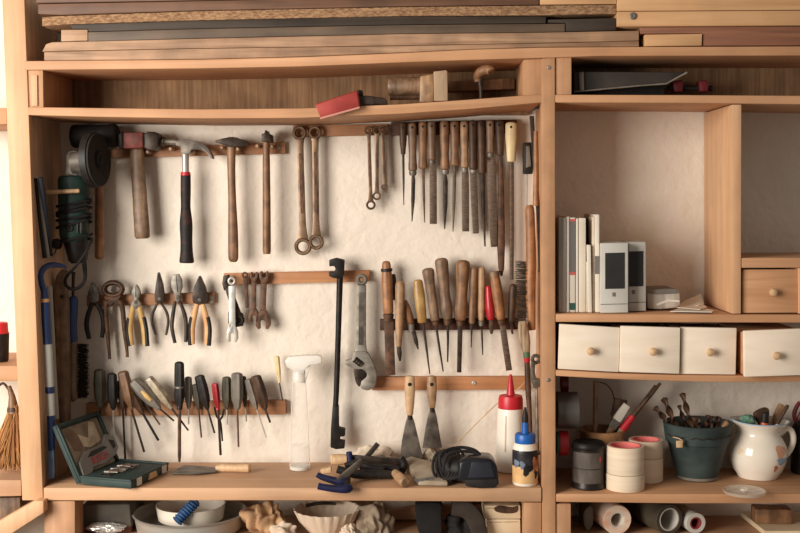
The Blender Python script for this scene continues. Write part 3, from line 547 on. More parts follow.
driver('dark brown stubby screwdriver leaning right, last thick one in the rail', H_DARK, ((255, 375.5), (265, 408.5)), [5, 5.6, 5.4, 4.2], (270.2, 422.5), 2.2, DSTEEL, d=.05)
driver('small cream handled screwdriver leaning at the right end of the rail', H_CREAM, ((276.5, 356), (279.4, 382)), [2.6, 2.4, 1.8], (282.6, 401), 1.4, DSTEEL, d=.03, fl=.7)
T('wire_pincers', 'small forked wire tool hanging behind the red screwdriver', 'tool', [
    ('leg', sweep([(214.5, 407, .034, 1.0), (216.5, 416, .034, 1.0), (220, 421, .034, 1.1), (221.5, 430, .034, 1.0), (222.4, 441, .034, .9)], smooth=4, seg=8), DSTEEL),
    ('leg', sweep([(223.8, 409, .037, 1.2), (222.6, 416, .037, 1.1), (219.6, 421, .037, 1.0), (219.4, 428, .037, .8)], smooth=4, seg=8), DSTEEL)])

# ------------------------------------------------------------------ chisels
CG = 'wood handled chisels and gouges in the dark rack'
def chisel(name, label, hm, h, hw, blade, bmt, d=.04, flatblade=False, fl=.95, ferr=None, top=None):
    ps = [('handle', handle(h[0], h[1], d, hw, flat=fl, seg=16), hm)]
    if ferr: ps.append(('ferrule', lathe(h[1], (h[1][0]+(blade[-1][0]-h[1][0])*.06, h[1][1]+ferr[0]), d, [(0, ferr[1]), (1, ferr[1]*.8)], seg=14), ferr[2]))
    if top: ps.append(('butt_ring', lathe(top[0], top[1], d, [(0, top[2]), (1, top[2])], seg=16), top[3]))
    if flatblade: ps.append(('blade', prism(strip(blade, 3), d+.003, d-.003, .0006), bmt))
    else: ps.append(('blade', sweep([(x, y, d, w/2) for x, y, w in blade], seg=8, flat=.7), bmt))
    T(name, label, 'chisel', ps, CG)
chisel('chisel', 'large chisel with orange brown handle and long wide blade, leftmost in the dark rack', H_ORANGE, ((386.2, 261), (388.4, 314)), [4.4, 5.6, 5.6, 5.2], [(388.6, 312, 7), (388.8, 322, 9.5), (390.6, 375, 9.5)], RUST, .04, True, ferr=(7, 5.6, RUST), top=((386.6, 268.5), (386.8, 271.5), 5.8, BLACK))
chisel('chisel', 'chisel with a long plain pale handle hanging low, second in the dark rack', H_LIGHT, ((400.2, 281), (398.9, 347)), [4.8, 4.6, 4.2, 3.0], [(399, 346, 4.6), (399.6, 354, 4.8), (400, 361, 2)], DSTEEL, .052)
chisel('marking_knife', 'short knife leaning right with brown handle and silver collar', H_ORANGE, ((404.5, 300), (411, 324)), [2.6, 4, 4.2, 3.6], [(413.5, 331, 4), (416, 341, 4.4), (418.3, 349.5, 1.2)], DSTEEL, .036, False, ferr=(8, 3.4, SATIN))
chisel('gouge', 'gouge with a dark handle half hidden behind the leftmost chisel', H_DARK, ((392.5, 274), (396, 300)), [3, 3.4, 3], [(396, 300, 3), (399, 322, 3)], DSTEEL, .026)
chisel('scraper', 'amber plastic handled awl with a long thin spike', YELLOW, ((417.8, 279.5), (422.4, 323)), [4.6, 5.4, 5.2, 4.6], [(423, 322, 2.6), (426.5, 348, 2.4), (429.8, 374, 1.2)], DSTEEL, .046, fl=.6)
chisel('gouge', 'gouge with a frayed mushroomed butt leaning right', H_OLD, ((427.6, 268), (435.2, 321)), [6.2, 5.2, 4.8, 5, 4.6], [(435.3, 320, 2.6), (439, 345, 2.4), (443.2, 371.5, 1.4)], DSTEEL, .042, ferr=(4, 3.8, RUST))
chisel('gouge', 'tall gouge with thick flared handle, left of the two tallest', H_OLD, ((441, 258), (448, 320)), [6.8, 6.2, 5.4, 5, 6, 4.8], [(447.6, 319, 3), (448, 340, 2.4), (447.6, 362, 1.4)], DSTEEL, .044, ferr=(5, 4.6, RUST))
chisel('chisel', 'tall chisel with the thickest handle and a long split looking blade', H_MID, ((463.2, 260), (460.6, 321)), [7.2, 6.8, 5.8, 5.6, 6.8, 5.4], [(460.4, 320, 5), (459.8, 345, 4.8), (459.2, 372.5, 4.4)], DSTEEL, .044, True, ferr=(5, 4.6, RUST))
chisel('gouge', 'slim brown handled gouge right of the two tallest', H_MID, ((474.2, 267), (472, 324)), [4, 4.2, 3.6, 4.2, 3.2], [(471.8, 323, 2.4), (471.2, 347.5, 1)], DSTEEL, .042, ferr=(4.5, 3.2, DSTEEL))
chisel('gouge', 'slim pale gouge with a thin straight shank', H_LIGHT, ((481.8, 267), (481.2, 321)), [3.4, 3.5, 3.2, 3.6, 2.8], [(481.2, 320, 2), (482.2, 340, 1.8), (482.8, 355, 1.2)], DSTEEL, .042, ferr=(5, 2.9, SATIN))
chisel('bradawl', 'bradawl with a red painted handle and stubby dark tip', H_RED, ((488, 285.5), (491, 320)), [2.8, 4, 4.6, 3.8], [(491.2, 319, 5), (491.6, 328, 5.5), (491.4, 334, 2)], RUST, .046)
chisel('chisel', 'chisel with an orange brown handle leaning right over a wide blade', H_ORANGE, ((494.3, 272), (501, 320)), [4.6, 5.4, 5.4, 5, 4], [(502, 322, 3), (503, 328, 6), (509.2, 370.5, 6)], FILE, .05, True, ferr=(5, 4, RUST), top=((494, 271.5), (494.8, 276.5), 5.2, H_OLD))
chisel('chisel', 'dark brown chisel behind the wire brush, rightmost in the dark rack', H_DARK, ((513.6, 284), (510.8, 322)), [4, 4.2, 3.8, 3.4], [(510.6, 321, 4), (512.5, 334, 2)], RUST, .036)

# ------------------------------------------------------------------ filling knives
def filling_knife(label, h0, h1, hw, blade, hm, d=.062):
    T('filling_knife', label, 'filling knife', [
        ('handle', handle(h0, h1, d, hw, flat=.7, seg=16), hm, [('hanging_hole', ring(h0[0], h0[1]+9, d+hw[1]*S(d)*.68, .9, 1.1, flat=.5, seg=12, mseg=6), BLACK)]),
        ('blade', prism(blade, d+.0015, d-.0015, .0004), STEEL), ('tang', lathe(h1, (h1[0], h1[1]+4), d, [(0, 2.6), (1, 2.2)], seg=10), DSTEEL)], 'filling knives on the lower rail')
filling_knife('larger filling knife with mottled grey blade, left of the hanging pair', (409.8, 375.5), (409.8, 415.5), [5, 5.4, 4.6, 3.4], [(407.6, 415.5), (412.2, 415.5), (415, 424), (423, 458), (412, 460), (400, 458.5), (402, 440), (405.5, 423)], H_PALE)
filling_knife('smaller filling knife with brown blade, right of the hanging pair', (431.8, 375.5), (432.2, 408), [4.6, 5, 4.4, 3.2], [(430, 408), (434.5, 408), (437, 418), (442, 447.5), (422.5, 448), (425.5, 428), (428, 416)], H_LIGHT)
# ------------------------------------------------------------------ more helpers
def yb(px, d, z):
    lo, hi = -100.0, 800.0
    for _ in range(40):
        m = (lo+hi)/2
        if W(px, m, d).z > z: lo = m
        else: hi = m
    return lo
def y2(px, d, k=.6): return yb(px, d, W(px, ylerp(sh2_t, px), FR).z)-k
def y3(px, d, k=.5): return yb(px, d, W(px, 94.7+(px-555)*.0035, FR).z)-k
def shelf2_z(px): return W(px, ylerp(sh2_t, px), FR).z
def tubeY(c, R, r, L, dx=0, dz=0, seg=32):
    """hollow roll lying with its open end at c facing the viewer"""
    ax = Vector((dx, L, dz)); P = [c, c, c+ax, c+ax, c]
    P = [c+ax*t for t in (0.0, .006, 1, 1, 0, 0)]
    return wsweep(P, [R*.97, R, R, r, r, R*.97], axis=ax, seg=seg, cap=False, up=Vector((0, 0, 1)))
def vtube(c, s, R, r, h, seg=36):
    return upright(c, s, [(R*.985, 0), (R, .6), (R, h-.6), (R*.985, h), (r, h), (r, 0), (R*.985, 0)], seg=seg, cap=False)
def rad_at(prof, h):
    for (r0, h0), (r1, h1) in zip(prof, prof[1:]):
        if h0 <= h <= h1 and h1 > h0: return r0+(r1-r0)*(h-h0)/(h1-h0)
    return prof[-1][0]
def patch(c, s, prof, t0, t1, h0, h1, off=.4, blob=None, n=14, m=10):
    """a piece of the turned surface between angles t0,t1 (degrees, -90 faces the viewer) and heights h0,h1"""
    vs = []; fs = []
    for j in range(m+1):
        for i in range(n+1):
            u, v = i/n, j/m
            if blob is not None:
                a = 2*math.pi*u; k = v*(1+blob*math.sin(3*a+1)); tt = (t0+t1)/2+(t1-t0)/2*k*math.cos(a); hh = (h0+h1)/2+(h1-h0)/2*k*math.sin(a)
            else: tt = t0+(t1-t0)*u; hh = h0+(h1-h0)*v
            r = rad_at(prof, hh)+off; th = math.radians(tt)
            vs.append(c+Vector((r*s*math.cos(th), r*s*math.sin(th), hh*s)))
    for j in range(m):
        for i in range(n): fs.append((j*(n+1)+i, j*(n+1)+i+1, (j+1)*(n+1)+i+1, (j+1)*(n+1)+i))
    return MB().add(vs, fs)
def bristles(roots, L, dirf, r=.0006, seg=3):
    m = MB()
    for p in roots:
        d = dirf(p); m = m if False else m
        a = d.cross(Vector((0, 1, .3))).normalized(); b = d.cross(a).normalized(); q = p+d*L*random.uniform(.85, 1.05)
        vs = [p+a*r*math.cos(2*math.pi*k/seg)+b*r*math.sin(2*math.pi*k/seg) for k in range(seg)]+[q+a*r*.4*math.cos(2*math.pi*k/seg)+b*r*.4*math.sin(2*math.pi*k/seg) for k in range(seg)]
        m.add(vs, [(k, (k+1) % seg, seg+(k+1) % seg, seg+k) for k in range(seg)]+[tuple(range(seg, 2*seg))])
    return m

# ------------------------------------------------------------------ tools on the left side panel
T('spirit_level', 'spirit level with black edges hanging on the left side panel, left of the grinder', 'level', [
    ('web', sweep([(38, 179, .217, 2.0), (42, 218, .21, 2.6), (47.5, 258, .195, 3.0)], flat=.6, seg=8), GREYP),
    ('flange', sweep([(35.4, 178, .221, 1.6), (39.4, 218, .213, 1.9), (44.6, 258, .2, 2.2)], flat=.8, seg=8), BLACK),
    ('flange', sweep([(40.6, 177.5, .23, 2.6), (44.5, 204, .212, 2.5), (48, 232, .198, 2.4), (51, 256, .186, 2)], flat=.8, seg=8), mat('navy_black', (28, 30, 42), (22, 22, 28), rough=.5, scale=(20, 20, 20)))])
T('clip', 'small round black clip on the left side panel beside the grinder', 'clip', [
    ('knob', lathe((52, 243.5), (62, 244.5), .12, [(0, 2), (.1, 4.5), (.5, 5.8), (.9, 4.5), (1, 2)], seg=16), BLACK), ('wire', sweep([(57, 247, .12, .6), (54, 254, .13, .6), (48, 256, .15, .6)], smooth=4, seg=6), DSTEEL)])
gd = .10
def coil(x, y0, y1, n, rx, r, d, wob=1.5):
    pts = []
    for i in range(n*16+1):
        a = 2*math.pi*i/16; t = i/(n*16)
        pts.append((x+rx*math.cos(a), y0+(y1-y0)*t+wob*math.sin(a*.7+1)-3*math.cos(a), d+rx*S(d)*.95*math.sin(a), r))
    return pts
dc = W(95.5, 160, .135); dn = Vector((.985, -.165, .03)).normalized()
def disc(rr, ts, seg=40): return wsweep([dc+dn*t for t in ts], [r*S(.135) for r in rr], axis=dn, seg=seg, up=Vector((0, 0, 1)))
T('angle_grinder', 'dark green angle grinder with black disc and wound cord hanging upside down at far left', 'grinder', [
    ('housing', sweep([(73.6, 176, gd, 12.5), (73.6, 177, gd, 14.5), (73.6, 181, gd, 15.6), (73.8, 215, gd, 15.2), (74.4, 236, gd, 14.6), (75, 242, gd, 12.5)], flat=.95, seg=28), GREEN,
        [('switch', ring(70, 228, gd+.033, 2.4, 1.6, flat=.8, seg=18), BLACK), ('vent', prism([(76.5, 222), (78, 222), (78, 233), (76.5, 233)], gd+.038, gd+.028, 0), BLACK), ('vent', prism([(79.8, 222), (81.3, 222), (81.3, 233), (79.8, 233)], gd+.037, gd+.026, 0), BLACK)]),
    ('tail_grip', sweep([(75.4, 238, gd, 13), (77, 250, gd, 11), (78, 260, gd, 9.5), (78.2, 263, gd, 7)], flat=.95, seg=22), BLACK),
    ('gear_head', join([prism([(64.5, 176), (65, 156), (68, 150.5), (77, 150), (78, 176)], gd+.028, gd-.03, .005), lathe((72, 163), (90, 161), .125, [(0, 11), (.4, 11), (1, 9)], seg=22)]), SATIN, [('gear_cover', prism([(76, 177), (77, 152), (86, 150), (88, 177)], gd+.034, gd-.03, .004), BLACK)]),
    ('guard', disc([23, 27.5, 27.5, 24], (-.016, -.012, .004, .006)), BLACK),
    ('disc', disc([25.5, 26.5, 26.5, 20, 9, 8, 3.5, 3.5], (.004, .006, .010, .0125, .008, .014, .014, .017)), mat('abrasive_disc', (44, 40, 38), (32, 29, 28), rough=.8, scale=(200, 200, 200), bump=.2)),
    ('cord', join([sweep(coil(74, 201, 226, 5, 17, 1.6, gd), seg=8), sweep(coil(74.5, 236, 243, 1, 17.5, 1.5, gd, 1), seg=8),
                   sweep([(92, 239, .11, 1.5), (86, 252, .14, 1.5), (76, 266, .145, 1.5), (67, 276, .13, 1.6), (65.5, 284, .12, 1.8), (71, 289, .12, 1.8), (79, 287.5, .12, 1.8), (84.5, 280, .12, 1.9), (85, 270, .11, 2.2), (83.5, 258, .105, 2.8)], smooth=5, seg=8)]), RUBBER)])
T('wooden_peg', 'short pale wooden peg crossing in front of the green grinder body', 'peg', (lathe((47, 192.2), (79.5, 190.8), .149, [(0, 1.9), (.03, 2.2), (.97, 2.2), (1, 1.7)], seg=12), H_PALE))
sh = [(44, 288, .212, 3.0), (45, 300, .21, 4.2), (46, 320, .21, 4.5), (47.5, 343, .21, 4.4), (49.6, 385, .208, 4.2), (51, 416, .206, 4.0), (51.5, 450, .204, 3.6)]
T('pry_bar', 'blue wrecking bar with curved claw and flat chisel end, standing in the left corner', 'pry bar', [
    ('shaft', sweep(sh, seg=14), BLUE),
    ('claw', sweep([(44.2, 292, .212, 3.2), (41.6, 283, .212, 3.2), (41, 274, .21, 3.2), (45, 267.5, .20, 3.1), (53, 265, .18, 2.8), (63, 266, .16, 1.8), (66, 268, .155, 1)], smooth=5, flat=.7, seg=14), BLUE),
    ('label_sleeve', sweep([(47.6, 344, .21, 4.7), (49.6, 385, .208, 4.5), (51, 415, .206, 4.3)], seg=16), LGREY, [('band', sweep([(49.7, 386.5, .208, 4.65), (50, 393, .2078, 4.6)], seg=16), BLUE)], 'pale printed label sleeve'),
    ('ring_band', sweep([(44.9, 298.5, .21, 4.5), (45.1, 302, .21, 4.6)], seg=16), PO),
    ('chisel_end', prism([(47.8, 448), (53.6, 448), (54.5, 470), (54, 478.5), (46.8, 479.5), (46.8, 466)], .21, .2, .002), mat('worn_blue_steel', (110, 128, 150), (84, 98, 124), rough=.5, scale=(30, 30, 30)))])
T('steel_rule', 'long pale grey flat steel bar with a hole, right of the blue bar', 'bar', (sweep([(49.3, 286, .175, 2.9), (51.5, 330, .172, 3.1), (53.5, 375, .17, 3.2), (55.8, 419, .168, 3.3)], flat=.25, seg=10), LGREY))
T('wooden_saw_frame', 'dark brown curved wooden frame piece with a hole, between grey bar and wire brush', 'wooden frame', [
    ('frame', prism(strip([(64, 271, 6), (59.5, 280, 9), (60.5, 300, 12), (61.5, 340, 12), (62.5, 380, 11), (63.5, 424, 9)], 5), .11, .085, .003), H_OLD, [('hole', ring(61.8, 296.5, .1105, .9, 1, flat=.4, seg=12), BLACK)])])
bk = [W(79, y, .07) for y in [344+i*.62 for i in range(86)] for _ in range(5)]
T('wire_brush', 'hand brush with blue handle and dark bristles facing right, at left beside the pincers', 'brush', [
    ('handle', sweep([(73, 296, .07, 2), (73, 299, .07, 5.2), (72, 312, .07, 6), (71.5, 326, .07, 5.6), (72.5, 338, .07, 5.4), (73, 342, .07, 4.6)], smooth=4, flat=.7, seg=16), BLUE),
    ('back', sweep([(73.5, 340, .07, 4.4), (73, 350, .07, 5.2), (72.6, 385, .07, 6), (73.5, 396, .07, 5.4), (75, 401, .07, 3)], smooth=4, flat=.6, seg=14), H_OLD),
    ('bristles', bristles([p+Vector((0, random.uniform(-.012, .012), 0)) for p in bk], .022, lambda p: Vector((1, random.uniform(-.25, .25), random.uniform(-.25, .1))).normalized(), r=.0011), mat('dark_bristle', (44, 34, 28), (32, 25, 21), rough=.95, scale=(90, 90, 90))),
    ('hanging_rod', sweep([(73, 298, .07, 1.6), (73.2, 282, .07, 1.6), (73.5, 272, .07, 2)], seg=8), DSTEEL)])

# ------------------------------------------------------------------ open green case on the bench
A = G(80, 485, zb+.001); B = G(131.5, 489.5, zb+.001); C3 = G(169, 471, zb+.001); D = A+(C3-B)
hh = .019
def slab(p, z0, z1, b=.003): return bev(extr([Vector((q.x, q.y, z1)) for q in p], [Vector((q.x, q.y, z0)) for q in p]), b)
ctr = (A+B+C3+D)/4
ins = [ctr+(q-ctr)*.86 for q in (A, B, C3, D)]
eu = (B-A); ev = (D-A)
def tp(u, v, z): q = A+eu*u+ev*v; return Vector((q.x, q.y, zb+.001+z))
lu = (D-A); lw = W(55, 427, -A.y-.012)-A      # lid: along the hinge, and up its height
ln = lu.cross(lw).normalized()
if ln.x < 0: ln = -ln
def lp(u, v, o): return A+Vector((0, 0, .004))+lu*u+lw*v+ln*o
def lquad(u0, v0, u1, v1, o0, o1, b=.002): return bev(extr([lp(u0, v0, o1), lp(u1, v0, o1), lp(u1, v1, o1), lp(u0, v1, o1)], [lp(u0, v0, o0), lp(u1, v0, o0), lp(u1, v1, o0), lp(u0, v1, o0)]), b)
def lpoly(pts, o0, o1): return extr([lp(u, v, o1) for u, v in pts], [lp(u, v, o0) for u, v in pts])
ECARD = mat('case_tan_print', (152, 134, 112), (104, 92, 76), rough=.6, scale=(14, 14, 14), dist=2)
GSIL = mat('printed_grey', (140, 134, 126), (112, 107, 101), rough=.5, scale=(20, 20, 20))
bits = []
for i in range(9):
    u = .36+.04*(i % 3); v = .25+i*.055
    a = tp(u-.08, v, hh+.0035); b = tp(u+.16+.03*(i % 2), v+.03, hh+.0035)
    bits.append(('bit', wsweep([a, a.lerp(b, .4), a.lerp(b, .45), b], [.0032, .0032, .0018, .0016], seg=8), [SATIN, RUST, DSTEEL][i % 3]))
T('bit_case', 'open dark green plastic tool case lying on the bench with bits inside, lid raised behind', 'tool case', [
    ('tray', join([slab([A, B, C3, D], zb+.001, zb+hh, .004), slab([tp(-.0, .0, 0), tp(1, 0, 0), tp(1, .04, 0), tp(0, .04, 0)], zb+hh-.002, zb+hh+.003, .001), slab([tp(.96, 0, 0), tp(1, 0, 0), tp(1, 1, 0), tp(.96, 1, 0)], zb+hh-.002, zb+hh+.003, .001), slab([tp(0, .96, 0), tp(1, .96, 0), tp(1, 1, 0), tp(0, 1, 0)], zb+hh-.002, zb+hh+.003, .001)]), GREEND,
        bits + [('bit_holder', slab([tp(.25, .15, 0), tp(.48, .15, 0), tp(.48, .8, 0), tp(.25, .8, 0)], zb+hh-.001, zb+hh+.0015, .0005), BLACK)]),
    ('latch', extr([tp(1.012, .13, .002), tp(1.012, .25, .002), tp(1.012, .25, hh), tp(1.012, .13, hh)], [tp(.98, .13, .002), tp(.98, .25, .002), tp(.98, .25, hh), tp(.98, .13, hh)]), WHITE),
    ('latch', extr([tp(1.012, .8, .002), tp(1.012, .92, .002), tp(1.012, .92, hh), tp(1.012, .8, hh)], [tp(.98, .8, .002), tp(.98, .92, .002), tp(.98, .92, hh), tp(.98, .8, hh)]), WHITE),
    ('carry_handle', extr([tp(1.02, .42, .003), tp(1.02, .66, .003), tp(1.02, .62, hh-.002), tp(1.02, .46, hh-.002)], [tp(.98, .42, .003), tp(.98, .66, .003), tp(.98, .62, hh-.002), tp(.98, .46, hh-.002)]), H_PALE),
    ('lid', join([lquad(0, 0, 1, 1, -.011, 0, .003), lquad(0, .93, 1, 1, 0, .006), lquad(0, 0, 1, .05, 0, .006), lquad(0, 0, .05, 1, 0, .006), lquad(.95, 0, 1, 1, 0, .006)]), GREEND, [
        ('printed_sheet', lquad(.07, .1, .93, .9, 0, .001, 0), ECARD),
        ('printed_patch', lpoly([(.10, .86), (.30, .84), (.42, .58), (.30, .46), (.16, .50)], .001, .0016), mat('print_brown', (134, 106, 84), (104, 80, 64), rough=.6, scale=(30, 30, 30))), ('printed_patch', lpoly([(.36, .74), (.56, .62), (.70, .88), (.82, .84), (.80, .52), (.52, .47), (.38, .52)], .001, .0018), mat('print_cream', (206, 190, 164), (166, 146, 120), rough=.6, scale=(40, 40, 40))),
        ('printed_tool', lpoly([(.06, .04), (.10, .30), (.30, .44), (.80, .46), (.90, .58), (1.06, .50), (1.06, .30), (.94, .20), (.62, .14), (.34, .16), (.22, .03)], .001, .009), GSIL),
        ('printed_slot', lpoly([(.30, .33), (.42, .40), (.74, .41), (.80, .36), (.42, .32)], .009, .0098), BLACK), ('printed_slot', lpoly([(.90, .48), (1.01, .44), (1.01, .33), (.93, .30)], .009, .0098), BLACK),
        ('lettering', text_mb('BOSCH', lp(.56, .25, .0105), lu+lw*.03, lw, .0165), REDP)])])

# putty knife lying on the bench
z = zb+.003
kb = [G(170, 474, z), G(184, 465.5, z), G(218, 468, z), G(219, 472, z), G(196, 474.5, z)]
T('putty_knife', 'putty knife with pale wooden handle lying flat on the bench beside the green case', 'putty knife', [
    ('blade', extr([p+Vector((0, 0, .0016)) for p in kb], kb), STEEL),
    ('handle', wsweep([G(x, y, zb+.0115) for x, y in ((216, 467.5), (222, 467.6), (232, 467.8), (242, 468), (249, 468.1), (251, 468.1))], [.006, .0098, .0095, .0102, .0104, .006], seg=16), H_PALE)])

# spray bottle
c, s = stand(300, 471.5, zb, 10)
bp_ = [(9.4, 0), (10.2, 1), (10.2, 6), (9.2, 30), (8, 60), (6.8, 86), (5.8, 90)]
T('spray_bottle', 'tall clear plastic spray bottle with white trigger head on the bench', 'spray bottle', [
    ('body', upright(c, s, bp_), CLEAR, [('liquid', upright(c+Vector((0, 0, .003)), s, [(9.2, 0), (9.4, 6), (8.6, 24)]), LIQUID), ('edge_highlight', wsweep([c+Vector((-r*s, 0, h*s)) for r, h in [(r-.3, h+.5) for r, h in bp_]], [.0012]*7, seg=8), CLEARM), ('edge_highlight', wsweep([c+Vector((r*s, 0, h*s)) for r, h in [(r-.3, h+.5) for r, h in bp_]], [.0012]*7, seg=8), CLEARM), ('foot_rim', upright(c, s, [(9.6, .1), (10.4, .8), (10.4, 3.5), (9.4, 4)], cap=False), CLEARM)]),  # pale strips down both sides are modelled highlights, the bottle's bright outline
    ('collar', upright(c, s, [(6.6, 89), (6.8, 91), (6.4, 99), (5, 101)], seg=24), CLEARM),
    ('head', prism([(284.5, 361), (288, 357), (303, 355.6), (318, 355.4), (321.5, 357), (321.5, 363), (317, 364.5), (309, 365.5), (304.5, 370), (304, 374), (294.5, 375), (292, 370), (287, 368)], -c.y+.012, -c.y-.012, .003), CLEARM),
    ('trigger', prism([(308, 365), (311, 365), (308.5, 372), (306, 380), (304.2, 380), (305.5, 372)], -c.y+.006, -c.y-.006, .001), CLEARM)])

# clamps heaped on the bench
def bar3(a, b, w, h, b_=.001):
    t = (b-a).normalized(); n = t.cross(Vector((0, 0, 1))).normalized(); u = n.cross(t).normalized()
    f = [a+n*w/2*i+u*h/2*j for i, j in ((-1, -1), (1, -1), (1, 1), (-1, 1))]; return bev(extr(f, [p+(b-a) for p in f]), b_)
def hz(px, py, d, z): q = W(px, py, d); q.z = max(q.z, z); return q
T('bar_clamp', 'dark bar clamp with pale wooden handle at its left end, rear of the heap', 'clamp', [
    ('bar', bar3(W(348, 459, .12), W(403, 462.5, .12), .012, .02), DSTEEL),
    ('fixed_jaw', sweep([(349, 452, .13, 3), (350, 462, .13, 3.6), (349, 473, .135, 3)], smooth=3, seg=10), BLUED),
    ('sliding_jaw', join([sweep([(400, 458, .125, 3.6), (404, 464, .125, 4.2), (401, 473, .13, 3.2)], smooth=3, seg=10), sweep([(360, 470, .15, 4), (378, 468, .15, 4.6), (399, 470, .15, 4)], smooth=3, seg=10)]), BLACK),
    ('handle', lathe((331, 459.8), (347, 459.2), .125, [(0, 4.5), (.06, 5.4), (.5, 5.8), (1, 5)], seg=18), H_PALE)], 'clamps heaped on the bench')
T('bar_clamp', 'blue jawed bar clamp lying nearest the bench edge with a worn wooden handle at right', 'clamp', [
    ('bar', bar3(W(338, 481, .25), W(362, 461, .215), .008, .014), STEEL),
    ('jaw', sweep([(317, 474.5, .245, 2.8), (322, 477, .245, 3.2), (332, 480, .245, 3.8), (343, 482.3, .245, 4.4), (347, 479, .235, 3.6)], smooth=4, flat=.9, seg=12), BLUED),
    ('jaw', sweep([(318, 486, .282, 3.6), (324, 487.2, .282, 3.6), (336, 488.8, .282, 4), (347, 488.8, .28, 4.6), (351, 486.5, .275, 3.4)], smooth=4, flat=.9, seg=12), BLUED),
    ('sliding_jaw', join([sweep([(337, 469, .19, 4), (355, 474, .19, 4.6), (375, 474, .185, 4.8), (393, 475, .18, 4)], smooth=3, seg=12), sweep([(347, 486, .27, 3.4), (347, 478, .225, 3.6), (351, 468, .185, 3.2)], seg=8), sweep([(345, 466, .17, 3), (356, 463, .165, 3.8), (370, 467, .17, 3.4), (384, 469, .17, 3)], smooth=3, seg=10)]), BLACK),
    ('screw', lathe((385, 472), (397, 475), .185, [(0, 2), (1, 2)], seg=10), DSTEEL),
    ('handle', wsweep([W(395, 473, .20), W(398.5, 476.3, .22), W(402, 479.5, .24), W(405, 482.3, .256), W(405.4, 482.7, .258)], [.009, .0115, .012, .0125, .010], seg=18), H_LIGHT)], 'clamps heaped on the bench')
T('wood_wedge', 'small pale wooden wedge lying left of the blue clamp jaws', 'wedge', (bev(extr([W(320, 470.5, .19), W(331, 467.5, .19), W(331, 472.5, .19), W(322, 474, .19)], [p+Vector((0, .02, 0)) for p in (W(320, 470.5, .19), W(331, 467.5, .19), W(331, 472.5, .19), W(322, 474, .19))]), .001), H_PALE))
T('steel_plate', 'narrow steel strip sticking up out of the back of the clamp heap', 'strip', (bar3(W(366, 458, .1), W(378, 443.5, .1), .004, .012), DSTEEL))
c = W(374, 455, .05); c.z = zb+.026
T('rag', 'pale crumpled rag lying against the wall behind the clamps', 'rag', (crumple(c, (.05, .026, .026), 3, sub=5, flatz=zb+.001, drape=(2, 2, 2)), CLOTHW), 'rags on the bench')
c = W(430.5, 457, .04); c.z = zb+.022
T('rag', 'small grey crumpled rag between the filling knife tips and the black sander', 'rag', (crumple(c, (.024, .022, .027), 5, sub=5, flatz=zb+.001, drape=(2, 2, 2)), CLOTHG), 'rags on the bench')
pl = [G(404, 462, zb+.012), G(411, 459.5, zb+.02), G(440, 467, zb+.018), G(448, 486, zb+.002), G(418, 484.5, zb+.004)]
m = extr([p+Vector((0, 0, .010)) for p in pl], [Vector((p.x, p.y, zb+.001)) for p in pl])
T('folded_cloth', 'folded pale grey cloth with dark edge lying right of the worn clamp handle', 'cloth', [('fold', bev(m, .004), CLOTHG), ('dark_edge', extr([G(413, 479, zb+.017), G(428, 477.5, zb+.021), G(441, 476, zb+.012), G(447.5, 485.5, zb+.002), G(418, 485, zb+.002)], [p+Vector((0, .004, -.001)) for p in (G(413, 479, zb+.017), G(428, 477.5, zb+.021), G(441, 476, zb+.012), G(447.5, 485.5, zb+.002), G(418, 485, zb+.002))]), GREY)])

# black sander with wound cable
d0 = .235
body = prism([(459, 462), (470, 458), (492, 459.5), (497.5, 467), (499, 479), (496, 484.5), (482, 487), (468, 484.5), (457, 480)], d0+.02, d0-.055, .008, 3)
T('sander', 'black electric sander with its cable wound round it, lying on the bench', 'sander', [
    ('body', body, GLOSSB, [('face_panel', prism([(472, 462), (490.5, 462.5), (494.5, 477), (468, 478)], d0+.0215, d0+.018, .001), mat('dark_slate_plastic', (48, 50, 58), (40, 42, 48), rough=.35, scale=(10, 10, 10)))]),
    ('base_pad', prism([(464, 480), (498.5, 479), (499, 484), (494, 488), (480, 488.6), (466, 486.5)], d0+.026, d0-.05, .003), RUBBER),
    ('motor_housing', sweep([(440, 466, d0-.05, 7), (446, 466, d0-.045, 12), (456, 468, d0-.035, 14), (464, 470, d0-.03, 13)], seg=20), BLACK),
    ('cable', join([sweep([(452+k*3.2+9*math.cos(a), 464-k*.6+15*math.sin(a), d0-.03+.03*math.sin(a*1.0+.4), 1.5) for a in [2*math.pi*i/22 for i in range(23)]], seg=8) for k in (-3.2, -2.1, -1, 0, 1.2)] +
                   [sweep([(441, 468, d0+.005, 1.5), (440, 456, d0, 1.5), (450, 449, d0-.02, 1.6), (464, 447.5, d0-.03, 1.7), (476, 451, d0-.03, 1.7), (482, 458, d0-.02, 1.6)], smooth=4, seg=8), sweep([(443, 470, d0+.01, 1.5), (446, 457, d0, 1.5), (456, 452, d0-.01, 1.6), (470, 451.5, d0-.02, 1.7), (479, 455, d0-.02, 1.7), (484, 460, d0-.02, 1.6)], smooth=4, seg=8)]), RUBBER)])
T('string', 'thin pale string running from the sander up to the right post', 'string', (sweep([(454, 447, .08, .5), (476, 424, .04, .5), (499, 402, .025, .5), (515, 392, .03, .5), (527, 380, .05, .5)], smooth=3, seg=6), H_PALE))

